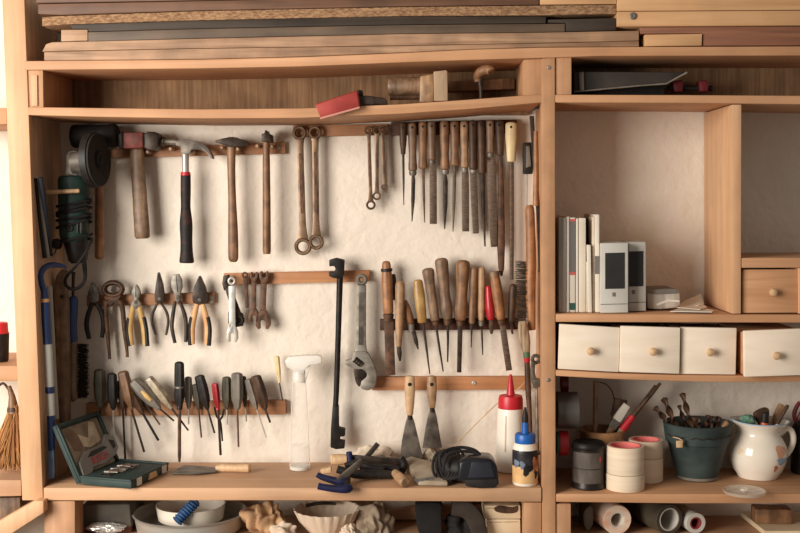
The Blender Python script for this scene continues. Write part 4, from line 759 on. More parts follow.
# glue bottles
c, s = stand(510.5, 474, zb, 14.5)
pr_ = [(13.5, 0), (14.8, 1.5), (14.8, 20), (14, 45), (13, 62), (12, 66)]
T('glue_bottle', 'tall white plastic bottle with a red pointed cap beside the right post', 'bottle', [
    ('body', upright(c, s, pr_), CLEARW, [('groove', patch(c, s, pr_, -118, -112, 22, 58, .25), H_PALE)]),
    ('cap', upright(c, s, [(12.4, 63), (12.6, 64.5), (12.4, 73), (11.5, 76.5), (5, 77.5)], seg=28), REDP, [('spout', upright(c, s, [(4.6, 77), (4.2, 79), (1.6, 97), (.8, 98)], seg=18), REDP)])], 'glue bottles on the bench')
c, s = stand(525, 487, zb, 13)
pr_ = [(12, 0), (13, 1.5), (13, 34), (11.5, 40), (9.8, 43)]
T('glue_bottle', 'small white bottle with blue cap, black tip and a printed picture label', 'bottle', [
    ('body', upright(c, s, pr_), PORC, [('label_top', patch(c, s, pr_, -172, -22, 20, 36, .25), mat('label_black', (30, 28, 30), (52, 48, 50), rough=.4, scale=(40, 40, 40))), ('label_bottom', patch(c, s, pr_, -172, -22, 3, 20, .25), mat('label_tan', (222, 180, 124), (206, 160, 108), rough=.4, scale=(30, 30, 30))),
        ('label_print', join([patch(c, s, pr_, -150, -122, 19, 27, .4, .2), patch(c, s, pr_, -118, -96, 18, 26, .4, .2)]), mat('label_grey_blue', (120, 134, 150), (90, 100, 116), rough=.4, scale=(60, 60, 60))), ('label_print', patch(c, s, pr_, -62, -28, 14, 30, .4, .25), mat('label_orange', (206, 128, 84), (150, 90, 66), rough=.4, scale=(60, 60, 60))),
        ('label_print', patch(c, s, pr_, -110, -62, 12, 24, .4, .35), BLACK), ('label_print', patch(c, s, pr_, -52, -28, 8, 16, .42, .3), BLUED)]),
    ('cap', upright(c, s, [(10, 41.5), (10.4, 42.5), (10.4, 50), (9.6, 51.5), (3.8, 52)], seg=28), mat('blue_cap', (26, 96, 176), (22, 84, 158), rough=.4, scale=(20, 20, 20)), [('nozzle', upright(c, s, [(3.8, 51.5), (3.4, 63)], seg=18), mat('blue_cap', (26, 96, 176))), ('tip', upright(c, s, [(3.2, 62), (3.4, 64), (3, 70), (1.8, 74), (1.3, 78)], seg=16), BLACK)])], 'glue bottles on the bench')

# ------------------------------------------------------------------ tools hanging at the right post
T('black_clip', 'small black pull handle hanging by a string near the top of the right post', 'handle', [
    ('body', prism([(523.3, 142.5), (531.5, 142), (533.5, 158), (533, 174), (523.5, 174)], .07, .045, .003), DARKIRON, [('plate', prism([(526, 146), (529.5, 146), (531, 166), (526, 168)], .072, .069, .0005), GREYP)]),
    ('rod', lathe((527, 172), (526.5, 232), .05, [(0, .8), (1, .7)], seg=6), BRIGHT)])
T('saw', 'narrow hand saw with orange brown wooden handle and dark blade along the right post', 'saw', [
    ('blade', prism([(529.5, 116), (534, 116), (540.2, 210), (540.8, 272), (538.6, 272), (536.5, 215)], .176, .172, .0004), DSTEEL),
    ('handle', sweep([(535.8, 131, .18, 2.2), (536, 150, .18, 2.6), (536.2, 180, .18, 2.8), (535.6, 206, .18, 3)], seg=12), H_ORANGE)])
wb = [W(526.5, y, .10) for y in [262+i*.62 for i in range(104)] for _ in range(2)]
T('wire_brush', 'steel wire brush with long wooden back, bristles facing left, hanging at the right post', 'brush', [
    ('back', sweep([(529.5, 205, .1, 2.6), (529.8, 210, .1, 4.6), (530.5, 230, .1, 4.8), (531, 260, .1, 5.2), (530.5, 290, .1, 5.2), (531.5, 322, .1, 4.2), (532, 330, .1, 3.6)], smooth=3, flat=1.0, seg=14), H_ORANGE),
    ('bristles', bristles([p+Vector((0, random.uniform(-.011, .011), 0)) for p in wb], .027, lambda p: Vector((-1, random.uniform(-.12, .12), random.uniform(-.02, .12))).normalized(), r=.0009), mat('steel_bristle', (92, 80, 68), (62, 53, 45), rough=.6, metal=.3, scale=(90, 90, 90)))])
T('paint_brush', 'long dark handled paint brush hanging bristles up below the wire brush', 'brush', [
    ('bristles', sweep([(522.5, 321, .12, 3.6), (523, 328, .12, 5.2), (525, 342, .12, 5.4), (526.4, 353, .12, 3.6)], smooth=3, flat=.6, seg=16), HAIR),
    ('ferrule', join([lathe((526.4, 352), (526.8, 357.5), .12, [(0, 3.6), (1, 3.4)], seg=14)]), GREENR), ('band', lathe((526.8, 357.5), (527.1, 362), .12, [(0, 3.4), (1, 3)], seg=14), REDP),
    ('handle', sweep([(527.1, 361, .12, 2.8), (527.8, 385, .12, 3.0), (529.4, 410, .12, 2.4), (531.2, 445, .12, 1.6)], seg=12), H_DARK)])
T('hinge_clamp', 'grey metal screw clamp with a long thin rod hanging low on the right post', 'clamp', [
    ('jaw', join([ring(536, 359, .15, 3.6, 1.8, flat=1.2), prism(strip([(534, 362, 4), (532.8, 372, 4.5), (535, 383, 5.5)], 4), .158, .145, .002), prism([(533, 380), (540, 379), (540.5, 387), (534, 389)], .16, .14, .002)]), STEEL),
    ('rod', sweep([(536.5, 386, .15, 1.4), (537, 420, .15, 1.5), (537.8, 454, .15, 1.5)], seg=8), SATIN), ('foot', lathe((536, 453), (540, 453), .15, [(0, 2), (1, 2)], seg=10), STEEL)])

# ------------------------------------------------------------------ on the upper shelves
d0 = .235
rp = [W(315, 105, .286), W(357, 91, .272), W(359.5, 106.5, .272), W(320, 117.5, .286)]
low = min(p.z for p in rp); up_ = shelf2_z(340)+.001-low
rp = [p+Vector((0, 0, max(0, 0))) for p in rp]
T('red_scraper', 'tilted tool with a flat red face and dark steel body lying on the upper shelf', 'scraper', [
    ('face', bev(extr(rp, [p+Vector((.002, .012, .004)) for p in rp]), .002), REDW, [('edge', extr([rp[3]+Vector((0, -.001, 0)), rp[2]+Vector((0, -.001, 0)), rp[2]+Vector((0, -.001, -.004)), rp[3]+Vector((0, -.001, -.004))], [rp[3]+Vector((0, .004, 0)), rp[2]+Vector((0, .004, 0)), rp[2]+Vector((0, .004, -.004)), rp[3]+Vector((0, .004, -.004))]), mat('pinkish_edge', (206, 140, 124), rough=.5))]),
    ('body', prism([(352, 95), (368, 95.5), (386, 98), (388, y2(388, .25)), (376, y2(376, .25)), (352, y2(352, .25))], .25, .17, .004), DSTEEL), ('knob', lathe((357, 93.5), (363, 93), .245, [(0, 2.6), (.4, 3.6), (1, 2.4)], seg=14), BLACK)])
T('wooden_clamp', 'old wooden screw clamp head with pale square jaw at the front of the upper shelf', 'wooden clamp', [
    ('jaw', prism([(433.5, 71.5), (446, 70), (447.5, 71), (447.8, y2(448, .235)), (434, y2(448, .235))], .235, .12, .003), mat('grey_beige_wood',(172,144,116),(140,114,90),rough=.7,scale=(30,30,5))), ('collar', prism([(420, 76), (433.6, 73.5), (433.8, y2(434, .22)), (419.5, y2(434, .22))], .22, .13, .004), H_LIGHT),
    ('screw', lathe((388, 87), (421, 86), .17, [(0, 8), (.1, 9), (1, 9)], seg=20), H_OLD), ('lower_bar', lathe((390, 97.5), (421, 97), .17, [(0, 2.6), (1, 2.6)], seg=10), H_DARK)])
T('auger', 'wooden handled tool standing upright near the right end of the upper shelf', 'hand tool', [
    ('handle', sweep([(478, 82, .18, 3.4), (477.4, 77.5, .18, 4.2), (480, 72.5, .19, 4.8), (486, 69.5, .2, 5), (491, 70.2, .21, 4.8), (492, 71, .212, 3)], smooth=4, seg=16), H_MID), ('shank', lathe((480.5, 80), (481, y2(481, .18)), .18, [(0, 2.2), (1, 1.8)], seg=10), DSTEEL), ('ferrule', lathe((480, 79), (480.5, 86), .18, [(0, 3.8), (1, 2.6)], seg=12), DSTEEL)])
T('wooden_bar', 'long brown wooden bar lying at the back of the upper shelf', 'bar', (prism([(447, 81.5), (512, 78), (515, 79), (515, 89), (447, 91.5)], .07, .03, .002), H_MID))
T('plastic_tray', 'dull black tray with a paler rim lying on the upper right shelf', 'tray', [
    ('shell', prism([(574, 71.5), (687, 72), (667, 83.5), (640, 85.5), (574, 91.6)], .20, .05, .003), mat('dull_charcoal', (58, 50, 44), (40, 35, 31), rough=.7, scale=(14, 14, 14))), ('rim', sweep([(574, 91.8, .203, .8), (640, 85.6, .203, .8), (666, 83.8, .203, .9), (687, 72.5, .203, 1)], seg=8), GREYP),
    ('end_clip', prism([(579, 72), (584, 71.5), (584.5, 91.6), (580, 91.6)], .206, .19, .002), GREYP), ('base', prism([(574, 92.8), (640, 86.2), (664, 85), (664, y3(664, .16)), (574, y3(574, .16))], .16, .05, .001), BLACK)])
T('bar_clamp', 'small clamp with two red jaws on a dark bar on the upper right shelf', 'clamp', [
    ('bar', lathe((668, 88), (712, 88.5), .13, [(0, 2.6), (1, 2.6)], seg=10), BLACK), ('jaw', prism([(673, 81.5), (681, 79.5), (684, 82), (683, 91.6), (675, 91.6)], .145, .115, .003), mat('dark_red', (120, 30, 34), (96, 24, 28), rough=.45, scale=(20, 20, 20))), ('jaw', prism([(699, 80.5), (707, 79.5), (709, 84), (708.5, 91.6), (700, 91.6)], .145, .115, .003), mat('dark_red', (120, 30, 34)))])
T('metal_rod', 'thin bright metal rod lying along the upper right shelf', 'rod', (lathe((714, y3(714, .17, 1.3)), (830, y3(830, .17, 1.3)), .17, [(0, 1), (1, 1)], seg=8), SATIN))

# ------------------------------------------------------------------ books and folders on the middle shelf
def book(label, x0, x1, top, d1, m, bands=(), lean=0, back=.04, g='magazines and books at the left end of the middle shelf'):
    b0 = yb((x0+x1)/2, d1, zm)
    ps = [('cover', prism([(x0+lean, top), (x1+lean, top), (x1, b0), (x0, b0)], d1, back, .0012), m)]
    for y0, y1, bm_ in bands:
        f = lambda y: lean*(b0-y)/(b0-top)
        ps.append(('spine_band', prism([(x0+f(y0)-.05, y0), (x1+f(y0)+.05, y0), (x1+f(y1)+.05, y1), (x0+f(y1)-.05, y1)], d1+.0008, d1-.004, 0), bm_))
    T('book', label, 'book', ps, g)
GB = mat('spine_grey', (110, 104, 100), rough=.7); RB = mat('spine_red', (196, 92, 82), rough=.7); TB = mat('spine_green', (52, 84, 76), rough=.7); BEI = mat('beige_paper', (222, 208, 188), (206, 190, 168), rough=.8, scale=(10, 10, 10)); TANB = mat('aged_spine', (196, 186, 172), (164, 152, 138), rough=.7, scale=(90, 60, 5))
book('thick grey book with a streaked spine, leftmost on the middle shelf beside the post', 558.8, 566.2, 217.5, .22, TANB)
book('thin white magazine between the streaked grey book and the red banded one', 566.8, 569.4, 216.5, .22, WHITE)
book('magazine with grey spine between two red bands and a green foot', 570, 575.2, 217.5, .22, WHITE, [(219, 221.5, RB), (221.5, 272, GB), (272, 275, RB), (303, 310, TB)])
book('thin white magazine right of the red banded one', 575.9, 578.4, 218.5, .22, WHITE)
book('thick cream magazine stack with pale spine in the middle of the row', 579, 585.8, 218, .22, BEI)
book('short white booklet leaning in the row, lowest of all', 588.2, 592, 245, .225, WHITE, (), -1.2, .16)
book('slim short cream booklet half hidden left of the leaning white one', 586.3, 587.8, 262, .22, BEI, (), 0, .16)
book('dark backed tall magazine behind the leaning white booklet', 586.8, 590.2, 218, .152, PANELB)
book('tall pale magazine right of the dark backed one', 592.4, 594.8, 217, .215, BEI, (), 0, .158)
book('tall white magazine with a grey band, rightmost beside the white folders', 595.4, 599.4, 214.5, .222, WHITE, [(256, 274, GB)])
def holder(label, x0, x1, top, d1, px, py0, py1, mk):
    b0 = yb((x0+x1)/2, d1, zm)
    T('magazine_file', label, 'magazine file', [('box', prism([(x0+.6, top), (x1-.2, top-.6), (x1, b0-.4), (x0, b0)], d1, .05, .0015), LGREY), ('dark_panel', prism([(px[0], py0), (px[1], py0-.5), (px[1], py1-.4), (px[0], py1)], d1+.0008, d1-.004, 0), PANELB),
        ('emblem', prism([(mk[0]-1.6, mk[1]-2), (mk[0]+1.6, mk[1]-2), (mk[0]+1.6, mk[1]+2), (mk[0]-1.6, mk[1]+2)], d1+.0008, d1-.004, 0), GREY), ('foot_fold', prism([(x0+.2, b0-9), (x1-.1, b0-9.6), (x1-.1, b0-8.8), (x0+.2, b0-8.2)], d1+.0006, d1-.004, 0), GREY)], 'white magazine files on the middle shelf')
holder('white magazine file with dark panel, left and nearer one of the pair', 600.5, 628.2, 243.3, .238, (605.2, 624.8), 253, 289, (614, 294.5))
holder('white magazine file with dark panel, right and farther one of the pair', 628.4, 646, 242.6, .2, (629, 643.4), 251.5, 286.6, (633.5, 292))
q = [G(648, 311.5, zm), G(681, 310.5, zm), G(682, 303.5, zm), G(650, 304, zm)]
for_ = lambda h: [Vector((p.x, p.y, zm+h)) for p in q]
c = W(663.5, 305, .12); c.z = zm
T('paper_block', 'worn grey pad of paper with white edges right of the magazine files', 'paper pad', [
    ('pad', prism([(646.8, 293), (656, 290), (676, 289.5), (680, 292), (680.8, 305), (676, yb(676, .17, zm)-2), (660, yb(660, .17, zm)-.4), (648, yb(648, .17, zm)-1)], .17, .06, .004), TANB), ('top_sheet', prism([(647, 292.5), (656, 289.6), (676, 289), (680, 291.6), (678, 293.5), (656, 294.5)], .172, .062, .001), GREY), ('sheet_edge', prism([(656, 304), (668, 299.5), (679.5, 300.5), (679.5, 302), (668, 301.5), (657, 306)], .1712, .168, 0), WHITE)])
for i, (lab, pts) in enumerate([('lowest spread sheet of loose paper in front of the divider', [(670, 312.5), (690, 306), (714, 311.5), (712, 313.2)]), ('middle sheet of loose paper in front of the divider', [(674, 309.5), (690, 303.5), (707, 309.5), (700, 312)]), ('topmost curled sheet of loose paper in front of the divider', [(682, 307), (696, 302.5), (704, 307.5), (698, 309.5)])]):
    zz = zm+.0015+i*.003; P4 = [G(x, min(y, 313.4)+0, zm) for x, y in pts]
    for p in P4: p.y = min(max(p.y, -.245), -.03); p.z = zz
    P4[1] += Vector((0, 0, .006*(i+1))) if i else Vector((0, 0, 0))
    T('paper_sheet', lab, 'paper', (extr([p+Vector((0, 0, .0015)) for p in P4], P4), [WHITE, BEI, WHITE][i]), 'loose papers on the middle shelf')

# ------------------------------------------------------------------ right hand bench shelf
def tubeX(px0, px1, py, d, R, r):
    a, b = W(px0, py, d), W(px1, py, d); s = S(d); ax = b-a
    return wsweep([a, a, b, b, a, a], [r*s, R*s, R*s, r*s, r*s, r*s], axis=ax, seg=36, cap=False)
T('tape_roll', 'wide glossy black tape roll hung on the right face of the post', 'tape roll', [('tape', tubeX(556.5, 577, 410, .17, 18.5, 9), mat('grey_black_tape', (104, 97, 92), (88, 82, 78), rough=.3, metal=.3, scale=(10, 10, 10))), ('core', tubeX(556.8, 576.6, 410, .17, 9, 7.5), GREY)], 'tape rolls hung beside the post')
T('tape_roll', 'dark red tape roll partly hidden above the black roll beside the post', 'tape roll', [('tape', tubeX(561, 567.5, 383, .12, 10, 5), mat('dark_red', (120, 30, 34)))], 'tape rolls hung beside the post')
T('tape_roll', 'red and green tape roll below the black roll beside the post', 'tape roll', [('tape', tubeX(559, 567.5, 443, .17, 12.5, 6), REDP), ('core', tubeX(556.5, 559, 443, .17, 11, 6), GREENR)], 'tape rolls hung beside the post')
c, s = stand(588, 491, zr, 16)
pr_ = [(15.5, 0), (16.5, 1), (16.5, 3), (16, 4), (16, 40), (16.4, 41), (16.2, 44), (13, 46.5), (12, 46.5)]
T('tin_can', 'dark lidded tin with grey label on the right bench shelf, next to cream tape rolls', 'tin', [
    ('body', upright(c, s, pr_[:5]), mat('dark_tin', (52, 40, 36), (38, 30, 28), rough=.35, metal=.2, scale=(20, 20, 20))), ('lid', upright(c, s, [(16.2, 40), (16.8, 41), (16.8, 44.5), (15, 46.8), (13.5, 46), (.5, 46)]), DARKIRON),
    ('label', patch(c, s, pr_, -172, -48, 7, 38, .3), mat('grey_brown_label', (98, 88, 80), (78, 70, 64), rough=.5, scale=(60, 60, 20)), [('label_dot', patch(c, s, pr_, -58, -48, 28, 34, .5, .1), REDP), ('label_stripe', patch(c, s, pr_, -172, -48, 21, 22, .5), PANELB)])])
def tape(label, c, s, R, r, h, z0):
    cc = c+Vector((0, 0, z0*s))
    T('tape_roll', label, 'tape roll', [('tape', vtube(cc, s, R, r, h), CREAM), ('core', vtube(cc+Vector((0, 0, .0006)), s, r, r-1.6, h-.2), PINK)], 'cream masking tape rolls stacked in pairs')
c, s = stand(625, 493, zr, 19.5)
tape('lower cream masking tape roll of the front stack', c, s, 19.2, 16.2, 16, 0); tape('upper cream masking tape roll of the front stack, pink core showing', c, s, 18.8, 16.2, 27.5, 16.4)
c, s = stand(645.5, 484, zr, 17.5)
tape('lower cream masking tape roll of the rear stack', c, s, 17.2, 14.4, 24, 0); tape('upper cream masking tape roll of the rear stack, pink core showing', c, s, 17, 14.4, 17, 24.4)
# brush pot
pd = .085; c = W(602, 450, pd); c.z = zr; s = S(pd)
pr_ = [(17, 0), (20, 4), (23, 20), (23.5, 34), (21.5, 42), (23, 46), (23.5, 48), (21, 48), (20.5, 40), (20, 6)]
T('brush_pot', 'brown glazed pot full of brushes behind the dark tin and tape', 'pot', [('pot', upright(c, s, pr_), TERRA)])
T('wooden_stick', 'plain pale wooden stick standing in the brown brush pot', 'stick', (lathe((596, 381), (595, 452), pd+.005, [(0, 2.2), (.02, 2.7), (1, 2.7)], seg=10), H_LIGHT))
T('paint_brush', 'broad paint brush with brown bristles standing behind the pale one in the brown pot', 'brush', [
    ('bristles', prism([(615, 398.5), (628, 401), (622, 418), (611, 416)], pd+.004, pd-.008, .002), H_DARK), ('handle', prism(strip([(616, 416, 8), (611, 432, 5), (607, 448, 4)], 3), pd+.003, pd-.007, .002), H_MID)])
T('paint_brush', 'pale flat brush with white bristles leaning right in the brown pot', 'brush', [
    ('bristles', prism(strip([(627.5, 405, 7), (620, 416, 8.5), (616, 422, 8)], 3), pd+.02, pd+.008, .002), WHITE), ('ferrule', prism(strip([(617, 420.5, 8.6), (612, 428, 8.2)], 2), pd+.021, pd+.007, .001), SATIN), ('handle', prism(strip([(612.5, 427.5, 6), (606, 438, 4), (603, 446, 4)], 3), pd+.019, pd+.009, .002), H_LIGHT)])
T('paint_brush', 'long brown handled brush with a red collar leaning far right in the brown pot', 'brush', [
    ('handle', lathe((660.5, 383), (632, 417), pd+.01, [(0, 1.4), (.3, 2.2), (.8, 2.4), (1, 2.8)], seg=12), H_DARK), ('collar', lathe((633, 416), (622, 430), pd+.01, [(0, 3.2), (1, 4.4)], seg=14), REDP), ('bristles', lathe((622.5, 429.5), (616, 440), pd+.01, [(0, 4), (1, 3)], seg=12), HAIR)])
T('paint_brush', 'thin dark brush alongside the red collared one, leaning far right', 'brush', (lathe((655.5, 385), (618, 437), pd-.006, [(0, 1.2), (.4, 1.8), (1, 1.4)], seg=10), H_DARK))
T('wire', 'thin dark bent wire arching above the brown brush pot', 'wire', (sweep([(599, 382, .03, .5), (607, 385, .03, .5), (613, 394, .03, .5), (614, 408, .04, .5), (610, 430, .06, .5)], smooth=4, seg=6), DSTEEL))
# green flower pot with drill bits
c, s = stand(697, 482.5, zr, 20.5); pdd = -c.y
pr_ = [(19.5, 0), (20.5, 1), (20.8, 4), (29.6, 37), (31.6, 38), (34, 55), (34.4, 56.5), (32.5, 57), (30.5, 54), (28, 38), (18.5, 4)]
wz = []
for i in range(41):
    a = math.radians(-165+150*i/40); r = 33*s+.001; wz.append(c+Vector((r*math.cos(a), r*math.sin(a), (46+.8*math.sin(i*1.3))*s)))
T('flower_pot', 'dark green painted flower pot full of auger bits on the right bench shelf', 'pot', [
    ('pot', upright(c, s, pr_, seg=40), POTG, [('foot_band', patch(c, s, pr_, -172, -8, .6, 3.6, .25, n=30), GREYP)]),
    ('wire', wsweep(wz, [.0011]*41, seg=6), DSTEEL), ('tag', prism([(676.2, 441), (683, 440.5), (682.6, 447.5), (676.5, 447.8)], pdd+33.2*s, pdd+33.2*s-.004, .0005), H_PALE),
    ('wire_twist', sweep([(673, 437, pdd+.06, .6), (679, 438.5, pdd+.068, .6), (684, 441.5, pdd+.074, .6)], seg=6), H_PALE)])
AB = mat('auger_brown', (92, 64, 46), (54, 38, 30), rough=.5, metal=.35, scale=(50, 50, 50))
def auger(label, tx, ty, bx, by, dd, w, tip=False):
    a, b = W(tx, ty, pdd+dd), W(bx, by, pdd+dd*.5); n = 44
    P = [a.lerp(b, i/n) for i in range(n+1)]; st = a.lerp(b, .0)
    T('auger_bit', label, 'drill bit', [('twist', wsweep(P, [w*s*(.35 if i == 0 else 1) for i in range(n+1)], seg=10, flat=.45, axis=b-a, twist=.2), AB), ('core', wsweep([a, b], [w*s*.38]*2, seg=8), AB)], 'auger bits in the green pot')
auger('auger bit leaning farthest left in the green pot', 654.5, 407, 676, 432, .01, 3.2); auger('thick auger bit leaning left, second from the left in the green pot', 663.5, 398, 679, 434, .025, 3.6)
auger('tallest auger bit with a spear tip in the green pot', 682, 393, 693, 432, .015, 3.2); auger('dark auger bit left of the tallest one', 679, 405, 687, 432, -.01, 2.4)
auger('short upright auger bit near the centre of the green pot', 699, 417, 697, 438, .03, 3); auger('auger bit leaning right behind the short upright one', 709, 415, 704, 436, -.01, 3.2)
auger('auger bit leaning right near the rim of the green pot', 719, 416.5, 711, 438, .02, 3); auger('thin auger bit second from the right in the green pot', 714, 416, 709, 436, .03, 2)
T('wooden_plug', 'pale round wooden dowel end at the right rim of the green pot', 'dowel', (lathe((727.5, 421.5), (716, 440), pdd+.005, [(0, 3), (.08, 4), (1, 4)], seg=14), H_LIGHT))
T('wood_chunk', 'pale rough chunk of wood among the bits in the green pot', 'wood piece', (crumple(W(692, 423, pdd-.02), (.018, .012, .014), 9, amp=.2), H_OLD))
# white pitcher
c, s = stand(757.5, 481, zr, 20); pcd = -c.y
pr_ = [(19.4, 0), (20.2, 1.4), (20.6, 2.6), (25, 9), (28, 18), (28.6, 25), (27.4, 32), (23.6, 39.5), (21, 44), (20.8, 47), (23.6, 52), (27, 56), (27.4, 56.6), (26, 56.8), (22.6, 52), (19.6, 46), (22, 40), (26, 30), (20, 4)]
pit = upright(c, s, pr_, seg=48)
for v in pit.v:
    k = max(0, (v.z-c.z)/s-44)/12.6
    if k > 0:
        ang = math.atan2(v.y-c.y, v.x-c.x); v.x += s*2.5*k
        sp = max(0, math.cos(ang-math.pi))**6; v.x -= s*4*k*sp; v.z += s*2.2*k*sp
rimm = upright(c, s, [(26.6, 56.2), (27.7, 56.2), (27.7, 57), (26.6, 57.2), (26.6, 56.2)], seg=48, cap=False)
for v in rimm.v:
    ang = math.atan2(v.y-c.y, v.x-c.x); v.x += s*2.5; sp = max(0, math.cos(ang-math.pi))**6; v.x -= s*4*sp; v.z += s*2.2*sp
T('pitcher', 'round white glazed pitcher with painted flower, holding brushes on the right bench shelf', 'pitcher', [
    ('body', pit, PORC, [('rim', rimm, RIMB), ('painted_flower', patch(c, s, pr_, -70, -38, 24, 36, .25, .2), mat('paint_peach', (222, 164, 130), (208, 146, 112), rough=.2, scale=(40, 40, 40))), ('painted_flower', patch(c, s, pr_, -68, -34, 17, 24, .25, .25), mat('paint_blue', (150, 172, 186), (136, 158, 176), rough=.2, scale=(40, 40, 40))), ('painted_flower', patch(c, s, pr_, -72, -62, 10, 17, .25, .2), mat('paint_rust', (184, 116, 80), rough=.2)), ('painted_flower', patch(c, s, pr_, -150, -138, 26, 33, .25, .3), mat('paint_tan', (226, 204, 172), rough=.2))]),
    ('handle', sweep([(780, 434, pcd, 2.6), (787, 428.5, pcd, 2.8), (792, 432, pcd, 3), (793.2, 441, pcd, 3), (789.5, 451, pcd, 2.8), (782.5, 459, pcd, 2.6)], smooth=5, seg=14), PORC)])
T('cloth_scrap', 'green cloth scrap sticking out of the white pitcher', 'cloth', (crumple(W(747, 421, pcd), (.018, .014, .016), 12, amp=.25), mat('mint_cloth', (110, 150, 128), (88, 126, 106), rough=.8, scale=(30, 30, 30))))
T('paint_brush', 'dark brush with wide brown head curving left in the white pitcher', 'brush', [('head', prism(cat_rom([(754, 414), (763, 408.5), (769, 409), (769, 418), (764, 427), (758, 423)], 3, True), pcd-.005, pcd-.017, .002), H_DARK), ('handle', lathe((761, 420), (758, 440), pcd-.01, [(0, 2.6), (1, 2)], seg=10), H_DARK)])
T('marker', 'black and orange marker standing in the white pitcher', 'marker', [('barrel', lathe((764.5, 421.5), (764, 440), pcd+.02, [(0, 3), (.1, 3.6), (1, 3.6)], seg=14), mat('bright_orange', (232, 110, 66), rough=.4)), ('cap', lathe((765.5, 411.5), (764.5, 422.5), pcd+.02, [(0, 2.4), (.15, 3.8), (1, 3.8)], seg=14), BLACK)])
T('paint_brush', 'wide pale brush leaning right at the back of the white pitcher', 'brush', [('bristles', prism(strip([(783, 405, 7), (778, 416, 7.5), (774, 424, 6)], 3), pcd-.002, pcd-.014, .002), H_LIGHT), ('handle', lathe((775, 422), (768, 440), pcd-.008, [(0, 2.6), (1, 2)], seg=10), H_LIGHT)])
T('chisel', 'thin dark handled tool leaning right in the white pitcher', 'tool', [('handle', lathe((788, 405), (777, 424), pcd+.012, [(0, 1.4), (.1, 2), (1, 1.8)], seg=10), H_DARK), ('shank', lathe((777.5, 423), (770, 438), pcd+.012, [(0, 1.2), (1, 1)], seg=8), DSTEEL)])
T('chalk', 'stubby white stick near the right rim of the white pitcher', 'stick', (lathe((780.5, 425.5), (773, 440), pcd+.014, [(0, 4), (.06, 4.8), (1, 4.8)], seg=16), WHITE))
T('paint_brush', 'pale brush tip resting at the left lip of the white pitcher', 'brush', (lathe((735, 420.5), (754, 440), pcd+.008, [(0, 2), (.2, 3), (1, 2.4)], seg=12), H_OLD))
c, s = stand(744, 499.5, zr, 21.5)
T('glass_lid', 'round clear glass lid lying at the shelf edge in front of the white pitcher', 'lid', [('dish', upright(c, s, [(15, 0), (20, 1), (21.5, 4), (20.6, 4.4), (14, 2.4), (.5, 2.2)], seg=40), mat('lid_glass', (222, 208, 188), rough=.1, alpha=.4)), ('knob', upright(c, s, [(3, 2.2), (4.6, 4), (4.2, 6), (.5, 6.4)], seg=18), mat('lid_glass', (222, 208, 188)))])
c = W(805, 465, .05); c.z = zr
T('dark_jar', 'dark jar standing behind the pitcher at the right edge of the photo', 'jar', [('jar', upright(c, S(.06), [(13, 0), (14, 2), (14, 44), (11, 50), (11, 54), (10, 54), (10, 48), (12, 42), (11, 3)]), DARKIRON)])
T('pliers', 'red gripped pliers standing in the dark jar at the right edge', 'pliers', [('handle', sweep([(795.5, 421, .06, 2), (794.2, 414, .06, 2.2), (796.5, 407, .06, 2.2), (800, 402, .06, 2)], smooth=4, seg=10), mat('dark_red', (120, 30, 34))), ('handle', sweep([(798, 424, .06, 2), (800, 416, .06, 2.2), (804, 408, .06, 2.2)], smooth=4, seg=10), mat('dark_red', (120, 30, 34))), ('jaws', lathe((797, 420), (797, 450), .06, [(0, 2.4), (1, 1.6)], seg=10), DSTEEL)])

# ------------------------------------------------------------------ lower right shelf
zrl = W(680, 546, FR).z+.0008
def roll(label, px, R, r, d, L, dx, m, mi, g='rolls lying on the lower right shelf'):
    c = W(px, 520, d); s = S(d); c.z = zrl+R*s+.001
    T('paper_roll', label, 'roll', [('sheet', tubeY(c, R*s, r*s, L, dx), m), ('core', tubeY(c+Vector((0, .001, 0)), r*s, (r-1.5)*s, L-.01, dx), mi)], g)
roll('pale roll with orange streaks, left of the dark roll on the lower right shelf', 617.5, 15, 8.5, .17, .16, -.035, mat('orange_streak_roll', (228, 206, 184), (210, 130, 84), rough=.7, scale=(10, 3, 30), lo=.5, hi=.75), WHITE)
roll('dark olive roll with pale core, largest on the lower right shelf', 669.5, 15.5, 12, .17, .16, -.06, mat('olive_roll', (78, 70, 56), (60, 52, 42), rough=.6, scale=(20, 20, 20)), LGREY)
roll('small roll with red lining right of the dark olive roll', 696, 10.5, 6.5, .16, .15, -.03, LGREY, mat('red_lining', (140, 52, 52), rough=.6))
c = W(592, 520, .13); c.z = zrl+.001
T('grey_wedge', 'grey rounded offcut left of the orange streaked roll', 'offcut', (prism(cat_rom([(584, 512), (590, 506), (593, 509), (593, 524), (588, yb(589, .14, zrl)-.5), (584, 524)], 3, True), .14, .06, .003), GREYP))
q = [G(740, 509.5, zrl+.03), G(830, 509.5, zrl+.03), G(830, 533, zrl+.03), G(768, 533, zrl+.03)]
zt = zrl+.012
q = [G(741, 512, zt), G(840, 512, zt), G(840, 531, zt), G(765, 531, zt)]
T('cardboard_sheet', 'pale flat sheet under the small wood block on the lower right shelf', 'sheet', (extr([Vector((p.x, p.y, zt)) for p in q], [Vector((p.x, p.y, zrl+.0005)) for p in q]), CARTON))
cc = G(775, 525, zt); cc.y += .03; cc.z = zt+.0005
T('wood_block', 'small rough brown block of wood lying on the pale sheet at lower right', 'block', (wbox(cc, .085, .05, .035, rz=-.06, b=.003), H_MID))

